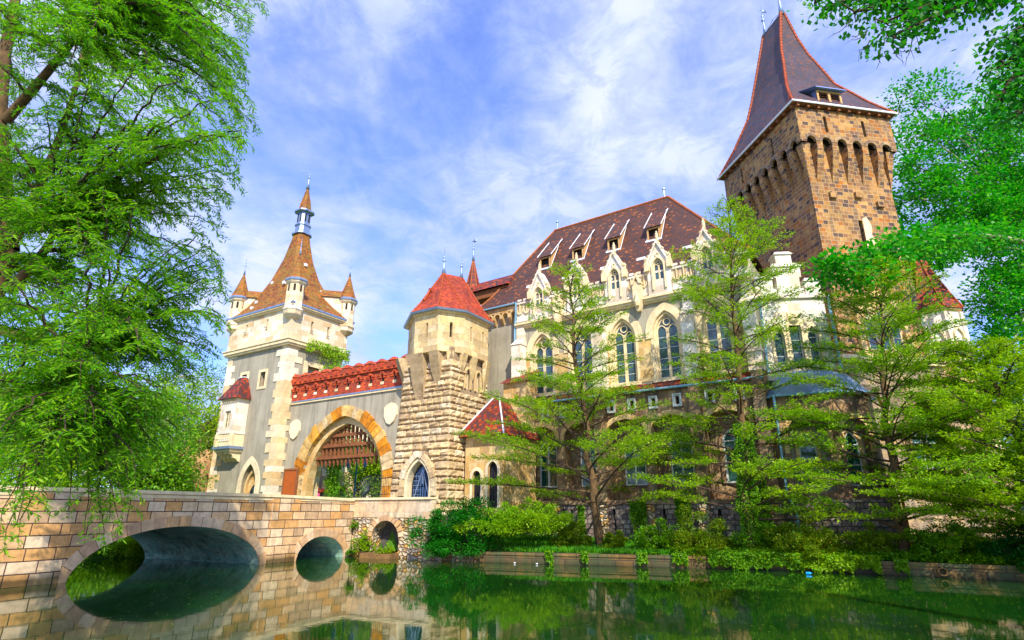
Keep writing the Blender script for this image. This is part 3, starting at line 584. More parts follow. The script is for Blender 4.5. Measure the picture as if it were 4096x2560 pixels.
# ------------------------------------------------------------- gateway wall with portcullis
gw = thing('gateway_wall', (-8.2, 42.2, 2.2), 122, 'grey plastered gateway wall with red brick battlements, pointed arch and hanging wooden portcullis', 'gateway')
x0, x1, zt = -12.9, .9, 11.45
hs = arch(-5.85, 4.6, 0, G(4.4), 5.4, 16)
m = MB(); outl = [(x0, 0)] + hs + [(x1, 0), (x1, G(zt)), (x0, G(zt))]
tri = [tuple(q) for q in tessellate_polygon([[Vector((x, z, 0)) for x, z in outl]])]
for yy in (0, 1.9): m.add([(x, yy, z) for x, z in outl], tri)
m.build('plaster_wall', M['plaster'], gw)
m = MB()
for i in range(len(hs) - 1):
    (xa, za), (xb, zb_) = hs[i], hs[i + 1]; m.add([(xa, 0, za), (xb, 0, zb_), (xb, 1.9, zb_), (xa, 1.9, za)], [(0, 1, 2, 3)])
m.build('arch_soffit', M['quoin'], gw)
voussoirs(hs, 0, 0, .92, 37, -.12, .25, .014, .16).build('arch_stones', M['orange_stone'], gw)
ins = arch(-5.85, 4.1, 0, G(4.4), 4.85, 16); m = MB(); m.ring(hs, ins, .28, 1.0); m.build('inner_arch', M['plaster_cream'], gw)
m = MB(); Rv = (4.1 ** 2 + 4.85 ** 2) / 8.2
for k in range(18):
    dx = -3.91 + .46 * k; zt_ = G(4.4) + math.sqrt(max(0, Rv ** 2 - (abs(dx) + Rv - 4.1) ** 2)); zb_ = G(6.35); x = -5.85 + dx
    if zt_ - zb_ > .15: m.box(x - .09, x + .09, .62, .78, zb_, zt_); m.add([(x - .09, .62, zb_), (x + .09, .62, zb_), (x + .09, .78, zb_), (x - .09, .78, zb_), (x, .7, zb_ - .4)], [(0, 1, 4), (1, 2, 4), (2, 3, 4), (3, 0, 4)])
for z, hw in ((6.6, 3.75), (7.5, 3.1), (8.3, 2.2)): m.box(-5.85 - hw, -5.85 + hw, .52, .64, G(z), G(z) + .24)
m.build('portcullis', M['oldwood'], gw)
m = MB(); m.box(x0, x1, -.16, .3, G(zt), G(zt) + .10); m.build('gutter', M['zinc'], gw)
m = MB(); m.box(x0, x1, -.12, 0, G(zt) - .14, G(zt)); m.build('string_course', M['trim'], gw)
zb0 = G(zt) + .10
slots = [arch(x, .17, zb0 + .42, zb0 + .98, .24, 4) for x in np.arange(x0 + .7, x1, 1.27)]
m = MB(); m.panel([(x0, zb0), (x0, zb0 + 1.75), (x1, zb0 + 1.75), (x1, zb0)], slots, -.08, .3); m.add([(x0, .5, zb0), (x1, .5, zb0), (x1, .5, zb0 + 1.75), (x0, .5, zb0 + 1.75)], [(0, 1, 2, 3)])
m.box(x0, x1, -.26, .7, zb0 + 1.45, zb0 + 1.62)
for x in np.arange(x0 + .7, x1, 1.27):
    for s in (-1, 1): m.box(x + s * .3 - .14, x + s * .3 + .14, -.2, -.05, zb0 + 1.0, zb0 + 1.1); m.box(x + s * .24 - .12, x + s * .24 + .12, -.16, -.05, zb0 + .85, zb0 + 1.0)
    m.ring(arch(x, .3, zb0 + 1.0, zb0 + 1.0, .4, 5), arch(x, .14, zb0 + 1.0, zb0 + 1.0, .22, 5), -.18, -.02)
m.build('brick_parapet', M['redbrick'], gw)
m = MB()
for x in np.arange(x0 + .06, x1 - .3, 1.27):
    m.box(x, x + .78, -.26, .66, zb0 + 1.6, zb0 + 2.1); m.box(x - .04, x + .82, -.32, .72, zb0 + 2.1, zb0 + 2.4, tx=.3, ty=.2)
    for k in (0, .6): m.box(x + k, x + k + .22, -.34, -.2, zb0 + 1.62, zb0 + 1.9)
m.build('merlons', M['redbrick'], gw)
m = MB()
for x in np.arange(x0 + .7, x1, 1.27): m.box(x - .18, x + .18, -.1, .1, zb0 + .34, zb0 + .56); 
m.build('loophole_sill', M['quoin'], gw)
m = MB()
for x in np.arange(x0 + .7, x1, 1.27): m.box(x - .17, x + .17, .02, .04, zb0 + .5, zb0 + 1.2)
m.build('loophole', M['dark'], gw)
for x, z in ((-11.75, 9.2), (-.95, 9.6)):
    o = [(x - .62, G(z) + .45), (x - .3, G(z) + .68), (x + .05, G(z) + .78), (x + .35, G(z) + .66), (x + .62, G(z) + .38), (x + .66, G(z) - .15), (x + .38, G(z) - .62), (x, G(z) - .86), (x - .36, G(z) - .7), (x - .62, G(z) - .2)]
    m = MB(); m.xz(o, -.14, 0); m.build('stone_shield', M['shield'], gw)
bd = thing('notice_board', (-17.9, 47.95, 2.2), 122, 'narrow reddish brown notice board beside the left foot of the gate arch', 'notice board')
m = MB(); m.box(-.75, .75, -.06, .06, 1.2, 3.6); b_ = m.build('panel', M['board'], bd)
m = MB(); m.ring(rect(-.85, .85, 1.1, 3.75), rect(-.72, .72, 1.25, 3.6), -.1, .08, closed=True); m.build('frame', M['oldwood'], bd)
m = MB(); m.box(-.8, -.65, -.05, .07, 0, 1.1); m.build('leg', M['oldwood'], bd); m = MB(); m.box(.65, .8, -.05, .07, 0, 1.1); m.build('leg', M['oldwood'], bd)

# ------------------------------------------------------------- rusticated tower with octagonal top
OC = (-8.2, 41.0)
ot = thing('octagonal_tower', (*OC, 2.2), 122, 'rusticated stone tower with corbelled octagonal top and bright red tiled roof beside the gate arch', 'castle tower')
W2, D2, zq = 4.72, 4.4, 12.0
def xl(z): return -.24 + .075 * (z - 3.5) if z < 12 else .36
m = MB(); ho = arch(2.25, 1.0, 0, G(4.3), 1.6, 8)
m.panel([(-.36, 0), (.36, G(12)), (.36, G(13.6)), (W2, G(13.6)), (W2, 0)], [ho], .07, .75)
m.M = side(W2 - .07); m.panel([(0, 0), (0, G(13.6)), (D2, G(13.6)), (D2, 0)], [arch(2.0, .26, G(10.9), G(12.0), .36, 5), arch(3.25, .26, G(10.9), G(12.0), .36, 5)], 0, .4)
m.M = None; m.add([(-.36, .07, 0), (.36, .07, G(13.6)), (.36, D2, G(13.6)), (-.36, D2, 0)], [(0, 1, 2, 3)]); m.add([(-.36, D2, 0), (W2, D2, 0), (W2, D2, G(13.6)), (.36, D2, G(13.6))], [(0, 1, 2, 3)])
m.build('wall', M['rustic_joint'], ot)
def pillow(mb, x0, x1, z0, z1, pr):      # one rough-faced block on plane y=0.07
    b = min(.07, (z1 - z0) * .2); nx_ = max(2, int((x1 - x0) / .22)); nz_ = 2; pts = []; 
    xs = [x0] + list(np.linspace(x0 + b, x1 - b, nx_)) + [x1]; zs = [z0] + list(np.linspace(z0 + b, z1 - b, 3)) + [z1]
    for j, z in enumerate(zs):
        for i, x in enumerate(xs):
            edge = i in (0, len(xs) - 1) or j in (0, len(zs) - 1)
            pts.append((x, .075 if edge else -pr * random.uniform(.3, 1.25), z))
    n = len(xs); mb.add(pts, [(j * n + i, j * n + i + 1, (j + 1) * n + i + 1, (j + 1) * n + i) for j in range(len(zs) - 1) for i in range(n - 1)])
m = MB(); z = 0; row = 0; heights = []
while z < G(12.2):
    hh = random.choice((.30, .42, .48, .55)); heights.append((z, hh)); z += hh
for z, hh in heights:
    xa = xl(z + 2.2) + .0; x = xa; first = True
    while x < W2 - .02:
        wd = random.uniform(.5, 1.05); 
        if W2 - x - wd < .35: wd = W2 - x
        xe = x + wd
        spans = [(x, xe)]
        zz_ = z + hh / 2 + 2.2                           # leave the doorway free
        if zz_ < 4.3: hw = 1.45
        elif zz_ < 6.7: hw = 1.45 * math.sqrt(max(0, 1 - ((zz_ - 4.3) / 2.4) ** 2))
        else: hw = 0
        if hw > .05:
            lo, hi = 2.25 - hw, 2.25 + hw; spans = []
            if x < lo: spans.append((x, min(xe, lo)))
            if xe > hi: spans.append((max(x, hi), xe))
        for a, b in spans:
            if b - a > .12: pillow(m, a + .035, b - .035, z + .03, z + hh - .03, .11)
        x = xe
    m.M = side(W2 - .07 + .07); x = 0
    while x < D2 - .05:
        wd = min(random.uniform(.5, 1.05), D2 - x); zz_ = z + hh / 2 + 2.2
        if not (10.7 < zz_ < 12.5 and (1.5 < x + wd / 2 < 3.7)): pillow(m, x + .035, x + wd - .035, z + .03, z + hh - .03, .08)
        x += wd
    m.M = None
m.build('rusticated_blocks', M['rustic'], ot)
mb = voussoirs(arch(2.25, 1.18, G(3.6), G(4.3), 1.85, 8), 0, 0, .42, 11, -.12, .08, .015, .15); mb.build('arch_stones', M['rustic'], ot)
surround(ot, None, 2.25, .98, 0, G(4.3), 1.6, .18, -.06, .5, M['quoin'], 'door_surround')
g_ = win(ot, None, 2.25, .95, 0, G(4.25), 1.5, .55, glass_mat('blue door glass', (.06, .13, .30)), M['iron'], 9, 2, .05, 'door_grille', mull=.02)
m = MB(); m.tube([(1.6, .4, 1.3), (2.3, .4, 3.2)], .05, 5); m.tube([(2.9, .4, 1.3), (2.3, .4, 3.2)], .05, 5); m.tube([(2.3, .4, 2.2), (2.3, .4, 3.3)], .05, 5)
for k in range(6): m.box(1.5, 2.1, .36, .4, 1.2 + k * .3, 1.23 + k * .3)
m.build('fan_bars', M['zinc'], g_)
for u in (2.0, 3.25):
    win(ot, side(W2), u, .26, G(10.9), G(12.0), .36, .28, M['dark'], M['trim'], 1, 0, .06, 'loop_window'); surround(ot, side(W2), u, .26, G(10.9), G(12.0), .36, .14, -.05, .1, M['oct'])
# octagonal (chamfered square) storey on corbels
P8 = [(-.7, 1.4), (1.75, -.62), (3.9, -.62), (5.02, .95), (5.02, 4.0), (4.0, 5.2), (1.2, 5.2), (-.7, 3.8)]
m = MB()
slit = {0: [.5], 1: [.52], 2: [.5], 3: [.28, .78]}
for k in range(8):
    p, q = P8[k], P8[(k + 1) % 8]; d_ = Vector((q[0] - p[0], q[1] - p[1])); ln = d_.length; d_.normalize()
    m.M = Matrix(((d_.x, -d_.y, 0, p[0]), (d_.y, d_.x, 0, p[1]), (0, 0, 1, 0), (0, 0, 0, 1)))
    m.panel([(0, G(13.3)), (0, G(16.25)), (ln, G(16.25)), (ln, G(13.3))], [rect(ln * s - .1, ln * s + .1, G(14.35), G(15.45)) for s in slit.get(k, [])], 0, .35)
m.M = None; m.prism(P8, G(13.28), G(13.3)); m.build('octagon_storey', M['oct'], ot)
m = MB(); inn = [(2.5 + (x - 2.5) * .86, 2.4 + (y - 2.4) * .86) for x, y in P8]; m.prism(inn, G(13.5), G(16)); m.build('loophole', M['dark'], ot)
def scale8(s, z, c=(2.5, 2.35)): return [(c[0] + (x - c[0]) * s, c[1] + (y - c[1]) * s, z) for x, y in P8]
m = MB(); m.loft([scale8(1.03, G(16.1)), scale8(1.08, G(16.25))]); m.build('eaves_cornice', M['oct'], ot)
m = MB(); m.loft([scale8(1.13, G(16.22)), scale8(1.15, G(16.36))]); m.build('gutter', M['zinc'], ot)
ra, rb = (2.15, 1.9), (2.9, 3.2)
def blend(s, z): # shrink towards the short ridge
    out = []
    for x, y in P8:
        t_ = 0 if y < 2.4 else 1; c = ra if t_ == 0 else rb; out.append((c[0] + (x - c[0]) * s, c[1] + (y - c[1]) * s, z))
    return out
rings = [scale8(1.12, G(16.35)), blend(.84, G(17.3)), blend(.03, G(20.35))]
m = MB(); m.loft(rings); rf = m.build('roof', M['roof_red'], ot)
m = MB()
for k in range(8):
    for a, b in zip(rings, rings[1:]): ridge_line(m, a[k], b[k], .085, .35)
m.build('ridge_tile', M['ridge'], rf)
m = MB(); m.tube([(2.05, -.15, G(17.5)), (2.15, .4, G(18.5))], .09, 6); m.box(2.05, 2.25, .3, .5, G(18.4), G(18.6)); m.build('roof_vent', M['ridge'], rf)
finial(ot, *ra, G(20.25), 2.3, .16); finial(ot, *rb, G(20.25), 2.0, .14)
# corbels under the storey
def corbel(mb, x, y, dx, dy, wdt, reach, z0, z1):
    nx_, ny_ = -dy, dx; rings = []
    for f, r_ in ((0, .06), (.25, .35), (.5, .55), (.75, .8), (1, 1)):
        z = z0 + (z1 - z0) * f; rr = reach * r_; hw = wdt / 2 * (.55 + .45 * min(1, f * 2))
        rings.append([(x - nx_ * hw, y - ny_ * hw, z), (x - nx_ * hw + dx * rr, y - ny_ * hw + dy * rr, z), (x + nx_ * hw + dx * rr, y + ny_ * hw + dy * rr, z), (x + nx_ * hw, y + ny_ * hw, z)])
    mb.loft(rings)
dark_oct = masonry('darker corbel stone', [(.42, .32, .20), (.48, .37, .24), (.36, .27, .17)], (.46, .36, .24), .5, .45, .012, .01, .5, .02, .3)
for (x, y, dx, dy, wdt, rc, z0, z1) in ((.35, .6, -.6, -.8, 1.0, 1.0, 10.9, 13.3), (2.0, .08, 0, -1, 1.15, .76, 9.9, 13.3), (3.55, .08, 0, -1, .8, .74, 11.0, 13.3)):
    m = MB(); corbel(m, x, y, dx, dy, wdt, rc, G(z0), G(z1)); m.build('corbel', dark_oct, ot)
for (x, y, dx, dy, wdt, rc, z0, z1) in ((4.75, 1.15, 1, 0, .55, .35, 12.0, 13.3), (4.75, 2.35, 1, 0, .55, .35, 11.6, 13.3), (4.7, 4.0, .9, .3, .9, .4, 10.9, 13.3), (4.4, .2, .7, -.7, .5, .3, 12.6, 13.3)):
    m = MB(); corbel(m, x, y, dx, dy, wdt, rc, G(z0), G(z1)); m.build('corbel', M['oct'], ot)
# ------------------------------------------------------------- great hall
HO = (2.7, 41.0); HH = 124
hl = thing('castle_hall', (*HO, .5), HH, 'long gothic castle hall with steep dark tiled roof, carved white gables and tall twin windows', 'castle hall')
def K(z): return z - .5
XL, XR, DP = -6.6, 14.7, 10.4
wins = [-.5, 2.75, 5.95, 9.0, 12.25]
gabs = [-.55, 2.7, 5.75, 8.97, 12.2]
# upper wall with window openings
m = MB(); hol = [arch(x, .92, K(10.8), K(13.9), 1.45, 8) for x in wins]
m.panel([(-2.7, K(10.1)), (-2.7, K(16.1)), (XR, K(16.1)), (XR, K(10.1))], hol, 0, .45, 0, 1)
m.M = side(XR); m.panel([(0, K(3.2)), (0, K(17.6)), (DP, K(17.6)), (DP, K(3.2))], [], 0, .3, 0); m.M = None
m.add([(XL, DP, K(0)), (XR, DP, K(0)), (XR, DP, K(17.6)), (XL, DP, K(17.6))], [(0, 1, 2, 3)], 0); m.M = lside(XL); m.panel([(-DP, K(.5)), (-DP, K(18.1)), (-.3, K(18.1)), (-.3, K(.5))], [], 0, .3, 0)
m.M = None; m.build('upper_wall', [M['plaster'], M['plaster_cream']], hl)
m = MB(); m.panel([(-6.6, K(3)), (-6.6, K(18.0)), (-2.7, K(18.0)), (-2.7, K(3))], [], .3, .3); m.box(-2.72, -2.7, 0, .3, K(3), K(18)); m.build('end_wall', M['plaster'], hl)
# ochre ashlar zone between windows (below the arch springing)
m = MB()
ed = [-2.2] + [v for x in wins for v in (x - .92, x + .92)] + [14.6]
for a, b in zip(ed[::2], ed[1::2]): m = MB(); m.box(a, b, -.03, 0, K(10.7), K(13.6)); m.build('ashlar_panel', M['plaster_cream'], hl)
for x in wins:
    surround(hl, None, x, .92, K(13.55), K(13.9), 1.45, .48, -.10, .05, M['trim'], 'arch_hood')
    m = MB(); m.ring(arch(x, .90, K(10.75), K(13.9), 1.42), arch(x, .76, K(10.75), K(13.9), 1.24), .08, .4); m.ring(arch(x, 1.06, K(10.75), K(13.9), 1.64), arch(x, .9, K(10.75), K(13.9), 1.42), -.06, .05); m.box(x - 1.1, x + 1.1, -.14, .3, K(10.55), K(10.78)); m.build('window_surround', M['trim'], hl)
    win(hl, None, x, .76, K(10.8), K(13.9), 1.22, .3, M['glass'], M['trim'], 2, 0, .10, 'gothic_window', True, .10)
    for k in range(4): m = MB(); m.box(x - .74, x + .74, .27, .29, K(11.4) + k * .72, K(11.44) + k * .72); m.build('glazing_bar', M['winframe'], hl)
# lower storey
m = MB(); ho = [arch(x, 1.3, K(3.3), K(7.45), .85, 8) for x in wins]
sl_ = [x for a in (-2.2, 4.3) for x in (a + .75, a + 2.2, a + 3.65, a + 5.2)] + [11.5, 13.2]
m.panel([(-2.7, K(3.2)), (-2.7, K(9.95)), (XR, K(9.95)), (XR, K(3.2))], ho + [rect(x - .12, x + .12, K(8.93), K(9.45)) for x in sl_], -.55, .9)
m.M = side(XR); m.panel([(-.55, K(3.2)), (-.55, K(9.95)), (0, K(9.95)), (0, K(3.2))], [], 0, .3); m.M = lside(-2.7); m.panel([(-.3, K(3.2)), (-.3, K(9.95)), (.55, K(9.95)), (.55, K(3.2))], [], 0, .3)
m.M = None; m.build('lower_wall', M['brownash'], hl)
m = MB(); m.box(-2.6, XR - .1, .35, .4, K(3.2), K(8.6)); m.build('niche_wall', M['brownash'], hl)
for x in wins:
    surround(hl, None, x, 1.3, K(7.2), K(7.45), .85, .28, -.66, -.5, M['plaster_cream'], 'arch_band')
    win(hl, None, x + .2, .72, K(4.2), K(6.6), .72, .3, M['glass_green'], M['winframe'], 2, 2, .10, 'arched_window')
    surround(hl, None, x + .2, .72, K(4.2), K(6.6), .72, .22, .22, .36, M['brownash'])
for x in sl_:
    m = MB(); m.ring(rect(x - .28, x + .28, K(8.78), K(9.6)), rect(x - .2, x + .2, K(8.86), K(9.52)), -.68, -.5, closed=True); m.ring(rect(x - .2, x + .2, K(8.86), K(9.52)), rect(x - .12, x + .12, K(8.93), K(9.45)), -.6, -.5, closed=True); f = m.build('slit_window', M['winframe'], hl)
    m = MB(); m.box(x - .13, x + .13, -.2, -.18, K(8.9), K(9.5)); m.build('pane', M['dark'], f)
m = MB(); m.add([(-2.7, -.85, K(9.98)), (XR, -.85, K(9.98)), (XR, -.02, K(10.55)), (-2.7, -.02, K(10.55)), (-2.7, -.02, K(9.98)), (XR, -.02, K(9.98))], [(0, 1, 2, 3), (0, 4, 5, 1), (0, 3, 4), (1, 5, 2)]); m.build('skirt_roof', M['roof_mixed'], hl)
m = MB(); m.tube([(-2.8, -.9, K(9.96)), (XR, -.9, K(9.96))], .075, 8); m.build('gutter', M['drain'], hl)
# base wall of blackened stone
bs = [rect(x - .09, x + .09, K(1.45), K(2.75)) for x in (-1.2, 2.0, 5.0, 8.2, 11.4)]
m = MB(); m.panel([(-6.6, K(.3)), (-6.6, K(3.2)), (XR + .2, K(3.2)), (XR + .2, K(.3))], bs, -.9, .4); m.build('base_wall', M['darkstone'], hl)
m = MB(); m.box(-6.6, XR + .2, -.45, -.4, K(.3), K(3.1)); m.build('loophole_back', M['dark'], hl)
m = MB()
for x in (-2.3, 1.1, 4.3, 7.4, 10.6, 14.4): m = MB(); m.box(x - .32, x + .32, -1.3, -.88, K(.3), K(3.0), tx=0, ty=.1); m.build('base_pier', M['rubble'], hl)
m = MB(); m.box(-6.6, XR + .2, -1.0, .4, K(3.05), K(3.28)); m.build('base_ledge', M['brownash'], hl)
# buttresses
for x in (-2.35, 4.35, 10.65, 14.35):
    m = MB(); m.box(x - .34, x + .34, -1.15, -.55, K(3.2), K(8.4)); m.add([(x - .34, -1.15, K(8.4)), (x + .34, -1.15, K(8.4)), (x + .34, -.7, K(9.4)), (x - .34, -.7, K(9.4)), (x - .34, -.5, K(8.4)), (x + .34, -.5, K(8.4)), (x + .34, -.5, K(9.4)), (x - .34, -.5, K(9.4))], [(0, 1, 2, 3), (0, 3, 7, 4), (1, 5, 6, 2), (3, 2, 6, 7)])
    m.box(x - .34, x + .34, -.9, -.5, K(8.4), K(10.4)); m.build('lower_buttress', M['brownash'], hl)
    m = MB(); m.box(x - .4, x + .4, -.85, 0, K(10.4), K(14.6)); m.box(x - .46, x + .46, -.95, 0, K(11.5), K(11.62)); m.add([(x - .45, -.92, K(14.6)), (x + .45, -.92, K(14.6)), (x + .45, 0, K(14.6)), (x - .45, 0, K(14.6)), (x - .4, -.1, K(15.3)), (x + .4, -.1, K(15.3)), (x + .4, 0, K(15.3)), (x - .4, 0, K(15.3))], [(0, 3, 2, 1), (4, 5, 6, 7), (0, 1, 5, 4), (1, 2, 6, 5), (3, 0, 4, 7)])
    m.box(x - .33, x + .33, -.25, 0, K(15.2), K(16.1)); m.build('buttress', M['white_trim'], hl)
# cornice and traceried parapet
m = MB(); m.box(-2.75, XR, -.16, .3, K(16.0), K(16.12)); m.box(-2.75, XR, -.3, .3, K(16.12), K(16.28)); m.box(-2.75, XR, -.42, .3, K(16.28), K(16.42)); m.build('cornice', M['trim'], hl)
m = MB(); m.box(-2.7, XR, -.14, .22, K(16.42), K(18.1)); m.box(-2.7, XR, -.24, .3, K(18.05), K(18.2)); m.box(-2.7, XR, -.2, -.1, K(16.6), K(16.75))
for x in np.arange(-2.6, XR - .3, .52): m.box(x, x + .34, -.2, .26, K(18.2), K(18.45))
m.build('parapet', M['white_trim'], hl)
pg = [(-2.7, gabs[0] - .9)] + [(a + .9, b - .9) for a, b in zip(gabs, gabs[1:])] + [(gabs[-1] + .9, XR)]
for a_, b_ in pg:
    n_ = max(1, int((b_ - a_) / .46)); w_ = (b_ - a_) / n_; m = MB(); m3 = MB()
    for k in range(n_):
        c = a_ + w_ * (k + .5); A_ = [(c + w_ * .5 * math.cos(q), K(17.6) + .42 * math.sin(q)) for q in np.linspace(0, -math.pi, 9)]; B_ = [(c + w_ * .36 * math.cos(q), K(17.6) + .34 * math.sin(q)) for q in np.linspace(0, -math.pi, 9)]
        m.ring(A_, B_, -.24, -.13); m.box(c - .03, c + .03, -.23, -.13, K(17.3), K(18.1)); m3.box(c - w_ * .42, c - .05, -.15, -.139, K(17.4), K(18.0)); m3.box(c + .05, c + w_ * .42, -.15, -.139, K(17.4), K(18.0))
    f = m.build('parapet_tracery', M['trim'], hl); m3.build('recess', plain('recess stone', (.40, .30, .20), .9, .3, 3, .2), f)
for gx_ in gabs:
    m = MB(); h_ = .80; a = [(gx_ - h_, K(16.42)), (gx_ - h_, K(18.6)), (gx_, K(20.2)), (gx_ + h_, K(18.6)), (gx_ + h_, K(16.42))]
    ow = arch(gx_, .36, K(17.5), K(18.4), .62, 6); m.panel(a[::1], [ow], -.36, .35); m.box(gx_ - h_, gx_ + h_, -.35, .15, K(16.42), K(17.3)); m.M = side(gx_ + h_); m.panel([(-.36, K(16.4)), (-.36, K(18.6)), (.6, K(18.6)), (.6, K(16.4))], [], 0, .1); m.M = lside(gx_ - h_); m.panel([(-.6, K(16.4)), (-.6, K(18.6)), (.36, K(18.6)), (.36, K(16.4))], [], 0, .1)
    m.M = None; m.ring([(gx_ - h_ - .14, K(18.55)), (gx_, K(20.4)), (gx_ + h_ + .14, K(18.55))], [(gx_ - h_ + .03, K(18.55)), (gx_, K(20.17)), (gx_ + h_ - .03, K(18.55))], -.5, .6)
    g_ = m.build('gable', M['white_trim'], hl)
    m = MB()
    for s in (-1, 1):
        for k in range(4): c = (gx_ + s * (h_ + .12) * (1 - (k + .4) / 4.2), -.42, K(18.6) + 1.65 * (k + .5) / 4.2); m.lathe([(.02, -.05), (.1, .03), (.12, .12), (.03, .2)], c, 5)
        m.box(gx_ + s * (h_ - .02) - .16, gx_ + s * (h_ - .02) + .16, -.55, -.2, K(18.2), K(18.8)); m.lathe([(.13, 0), (.11, .2), (.18, .35), (.08, .48), (.01, .55)], (gx_ + s * h_, -.4, K(18.75)), 6)
    m.lathe([(.13, 0), (.09, .15), (.16, .22), (.09, .3), (.12, .5), (.10, .65), (.13, .72), (.05, .85), (.08, .92), (.01, 1.0)], (gx_, -.15, K(20.2)), 7); m.build('crocket', M['trim'], g_)
    m = MB(); m.ring(arch(gx_, .48, K(16.8), K(18.4), .78, 6), arch(gx_, .38, K(16.8), K(18.4), .64, 6), -.47, -.34)
    m.ring([(gx_ + .17 * math.cos(q), K(19.3) + .17 * math.sin(q)) for q in np.linspace(0, 2 * math.pi, 9)[:-1]], [(gx_ + .09 * math.cos(q), K(19.3) + .09 * math.sin(q)) for q in np.linspace(0, 2 * math.pi, 9)[:-1]], -.42, -.34, closed=True); m.build('moulding', M['trim'], g_)
    win(g_, None, gx_, .36, K(17.5), K(18.4), .6, -.2, M['glass'], M['trim'], 2, 0, .06, 'window', True, .05, 6)
for x in (1.1, 7.4):
    m = MB(); m.box(x - .3, x + .3, -.6, -.1, K(16.3), K(17.6)); m.ring([(x - .36, K(17.4)), (x, K(18.2)), (x + .36, K(17.4))], [(x - .2, K(17.4)), (x, K(17.9)), (x + .2, K(17.4))], -.68, -.1); m.loft([[(x - .14, -.5, K(15.5)), (x + .14, -.5, K(15.5)), (x + .14, -.2, K(15.5)), (x - .14, -.2, K(15.5))], [(x - .3, -.6, K(16.3)), (x + .3, -.6, K(16.3)), (x + .3, -.1, K(16.3)), (x - .3, -.1, K(16.3))]]); m.lathe([(.14, -.3), (.2, 0), (.12, .3), (.14, .45), (.03, .6)], (x, -.68, K(16.1)), 7); m.build('carved_pendant', M['trim'], hl)
# arcaded cornice on the plain end wall
m = MB(); m.box(-6.6, -2.6, -.12, .3, K(17.85), K(18.15))
for k in range(5):
    x = -6.2 + k * .78; m.ring(arch(x, .39, K(17.2), K(17.4), .39, 5), arch(x, .25, K(17.2), K(17.4), .25, 5), -.1, .3); m.box(x - .39, x + .39, -.1, .3, K(17.72), K(17.86)); m.loft([[(x + .28, .3, K(16.8)), (x + .5, .3, K(16.8)), (x + .5, .2, K(16.8)), (x + .28, .2, K(16.8))], [(x + .25, .3, K(17.25)), (x + .53, .3, K(17.25)), (x + .53, -.12, K(17.25)), (x + .25, -.12, K(17.25))]])
m.build('arcade_cornice', M['plaster_cream'], hl)
m = MB(); m.tube([(-6.7, -.28, K(18.2)), (-2.8, -.28, K(18.2)), (-2.55, -.5, K(18.15)), (-2.62, -.4, K(17.4)), (-2.85, -.2, K(16.2)), (-2.85, -.2, K(10.2))], .085, 8); m.build('downpipe', M['drain'], hl)
m = MB(); m.tube([(-2.9, -1.1, K(9.9)), (-2.95, -1.1, K(3.2))], .07, 8); m.build('downpipe', M['drain'], hl)
# roof
RZ, rl, rr_ = K(26.6), -2.0, 8.5
e0, e1, ze = -.25, DP + .3, K(18.2)
m = MB(); m.loft([[(XL - .3, e0, ze), (XR + .2, e0, ze), (XR + .2, e1, ze), (XL - .3, e1, ze)], [(XL + .9, .75, K(19.7)), (XR - 1.0, .75, K(19.7)), (XR - 1.0, e1 - 1, K(19.7)), (XL + .9, e1 - 1, K(19.7))], [(rl, 5, RZ), (rr_, 5, RZ), (rr_, 5.02, RZ), (rl, 5.02, RZ)]])
rf = m.build('roof', M['roof_hall'], hl)
m = MB(); ridge_line(m, (rl, 5, RZ), (rr_, 5, RZ), .12)
for a, b, c in (((rl, 5, RZ), (XL + .9, .75, K(19.7)), (XL - .3, e0, ze)), ((rr_, 5, RZ), (XR - 1, .75, K(19.7)), (XR + .2, e0, ze)), ((rl, 5, RZ), (XL + .9, e1 - 1, K(19.7)), (XL - .3, e1, ze))): ridge_line(m, a, b, .1); ridge_line(m, b, c, .1)
m.build('ridge_tile', M['brown_ridge'], rf)
for x in (rl + .3, rr_ - .3): m = MB(); m.tube([(x, 5, RZ), (x, 5, RZ + .75)], .07, 6); m.tube([(x, 5, RZ + .75), (x, 5, RZ + .85)], .14, 6); m.build('roof_vent', M['zinc'], rf)
for x in (-1.3, 1.75, 4.85, 8.05):        # shed dormers
    y0, z0 = 2.0, K(21.6); zf = K(22.65); dm = MB()
    sl2 = (RZ - K(19.7)) / (5 - .75)
    yb = 3.9; zb_ = K(19.7) + (yb - .75) * sl2 + .08
    dm.add([(x - .62, y0 - .15, zf), (x + .62, y0 - .15, zf), (x + .62, yb, zb_), (x - .62, yb, zb_)], [(0, 1, 2, 3)]); dm.add([(x - .62, y0 - .15, zf + .06), (x + .62, y0 - .15, zf + .06), (x + .62, yb, zb_ + .06), (x - .62, yb, zb_ + .06)], [(0, 1, 2, 3)])
    dm.box(x - .62, x + .62, y0 - .17, y0 - .14, zf, zf + .06)
    d_ = dm.build('dormer', M['roof_hall'], rf)
    dm = MB()
    for s in (-1, 1): dm.add([(x + s * .5, y0, z0), (x + s * .5, y0, zf), (x + s * .5, yb, zb_), ], [(0, 1, 2)])
    dm.ring(rect(x - .5, x + .5, z0, zf), rect(x - .38, x + .38, z0 + .12, zf - .1), y0 - .03, y0 + .05, closed=True); dm.build('dormer_cheek', M['palewood'], d_)
    dm = MB(); dm.xz(rect(x - .46, x + .46, z0 + .05, zf - .05), y0 + .3, y0 + .33); dm.build('dormer_opening', M['dark'], d_)
    dm = MB(); dm.box(x - .62, x + .62, y0 - .18, y0 + .1, z0 - .1, z0 + .04)
    for s in (-1, 1):
        dm.tube([(x + s * .66, y0 - .18, zf + .05), (x + s * .66, yb, zb_ + .06)], .04, 4); dm.tube([(x + s * .56, y0 - .1, z0 - .02), (x + s * .60, yb - .2, zb_ - .12)], .03, 4)
    dm.build('flashing', M['whitemetal'], d_)
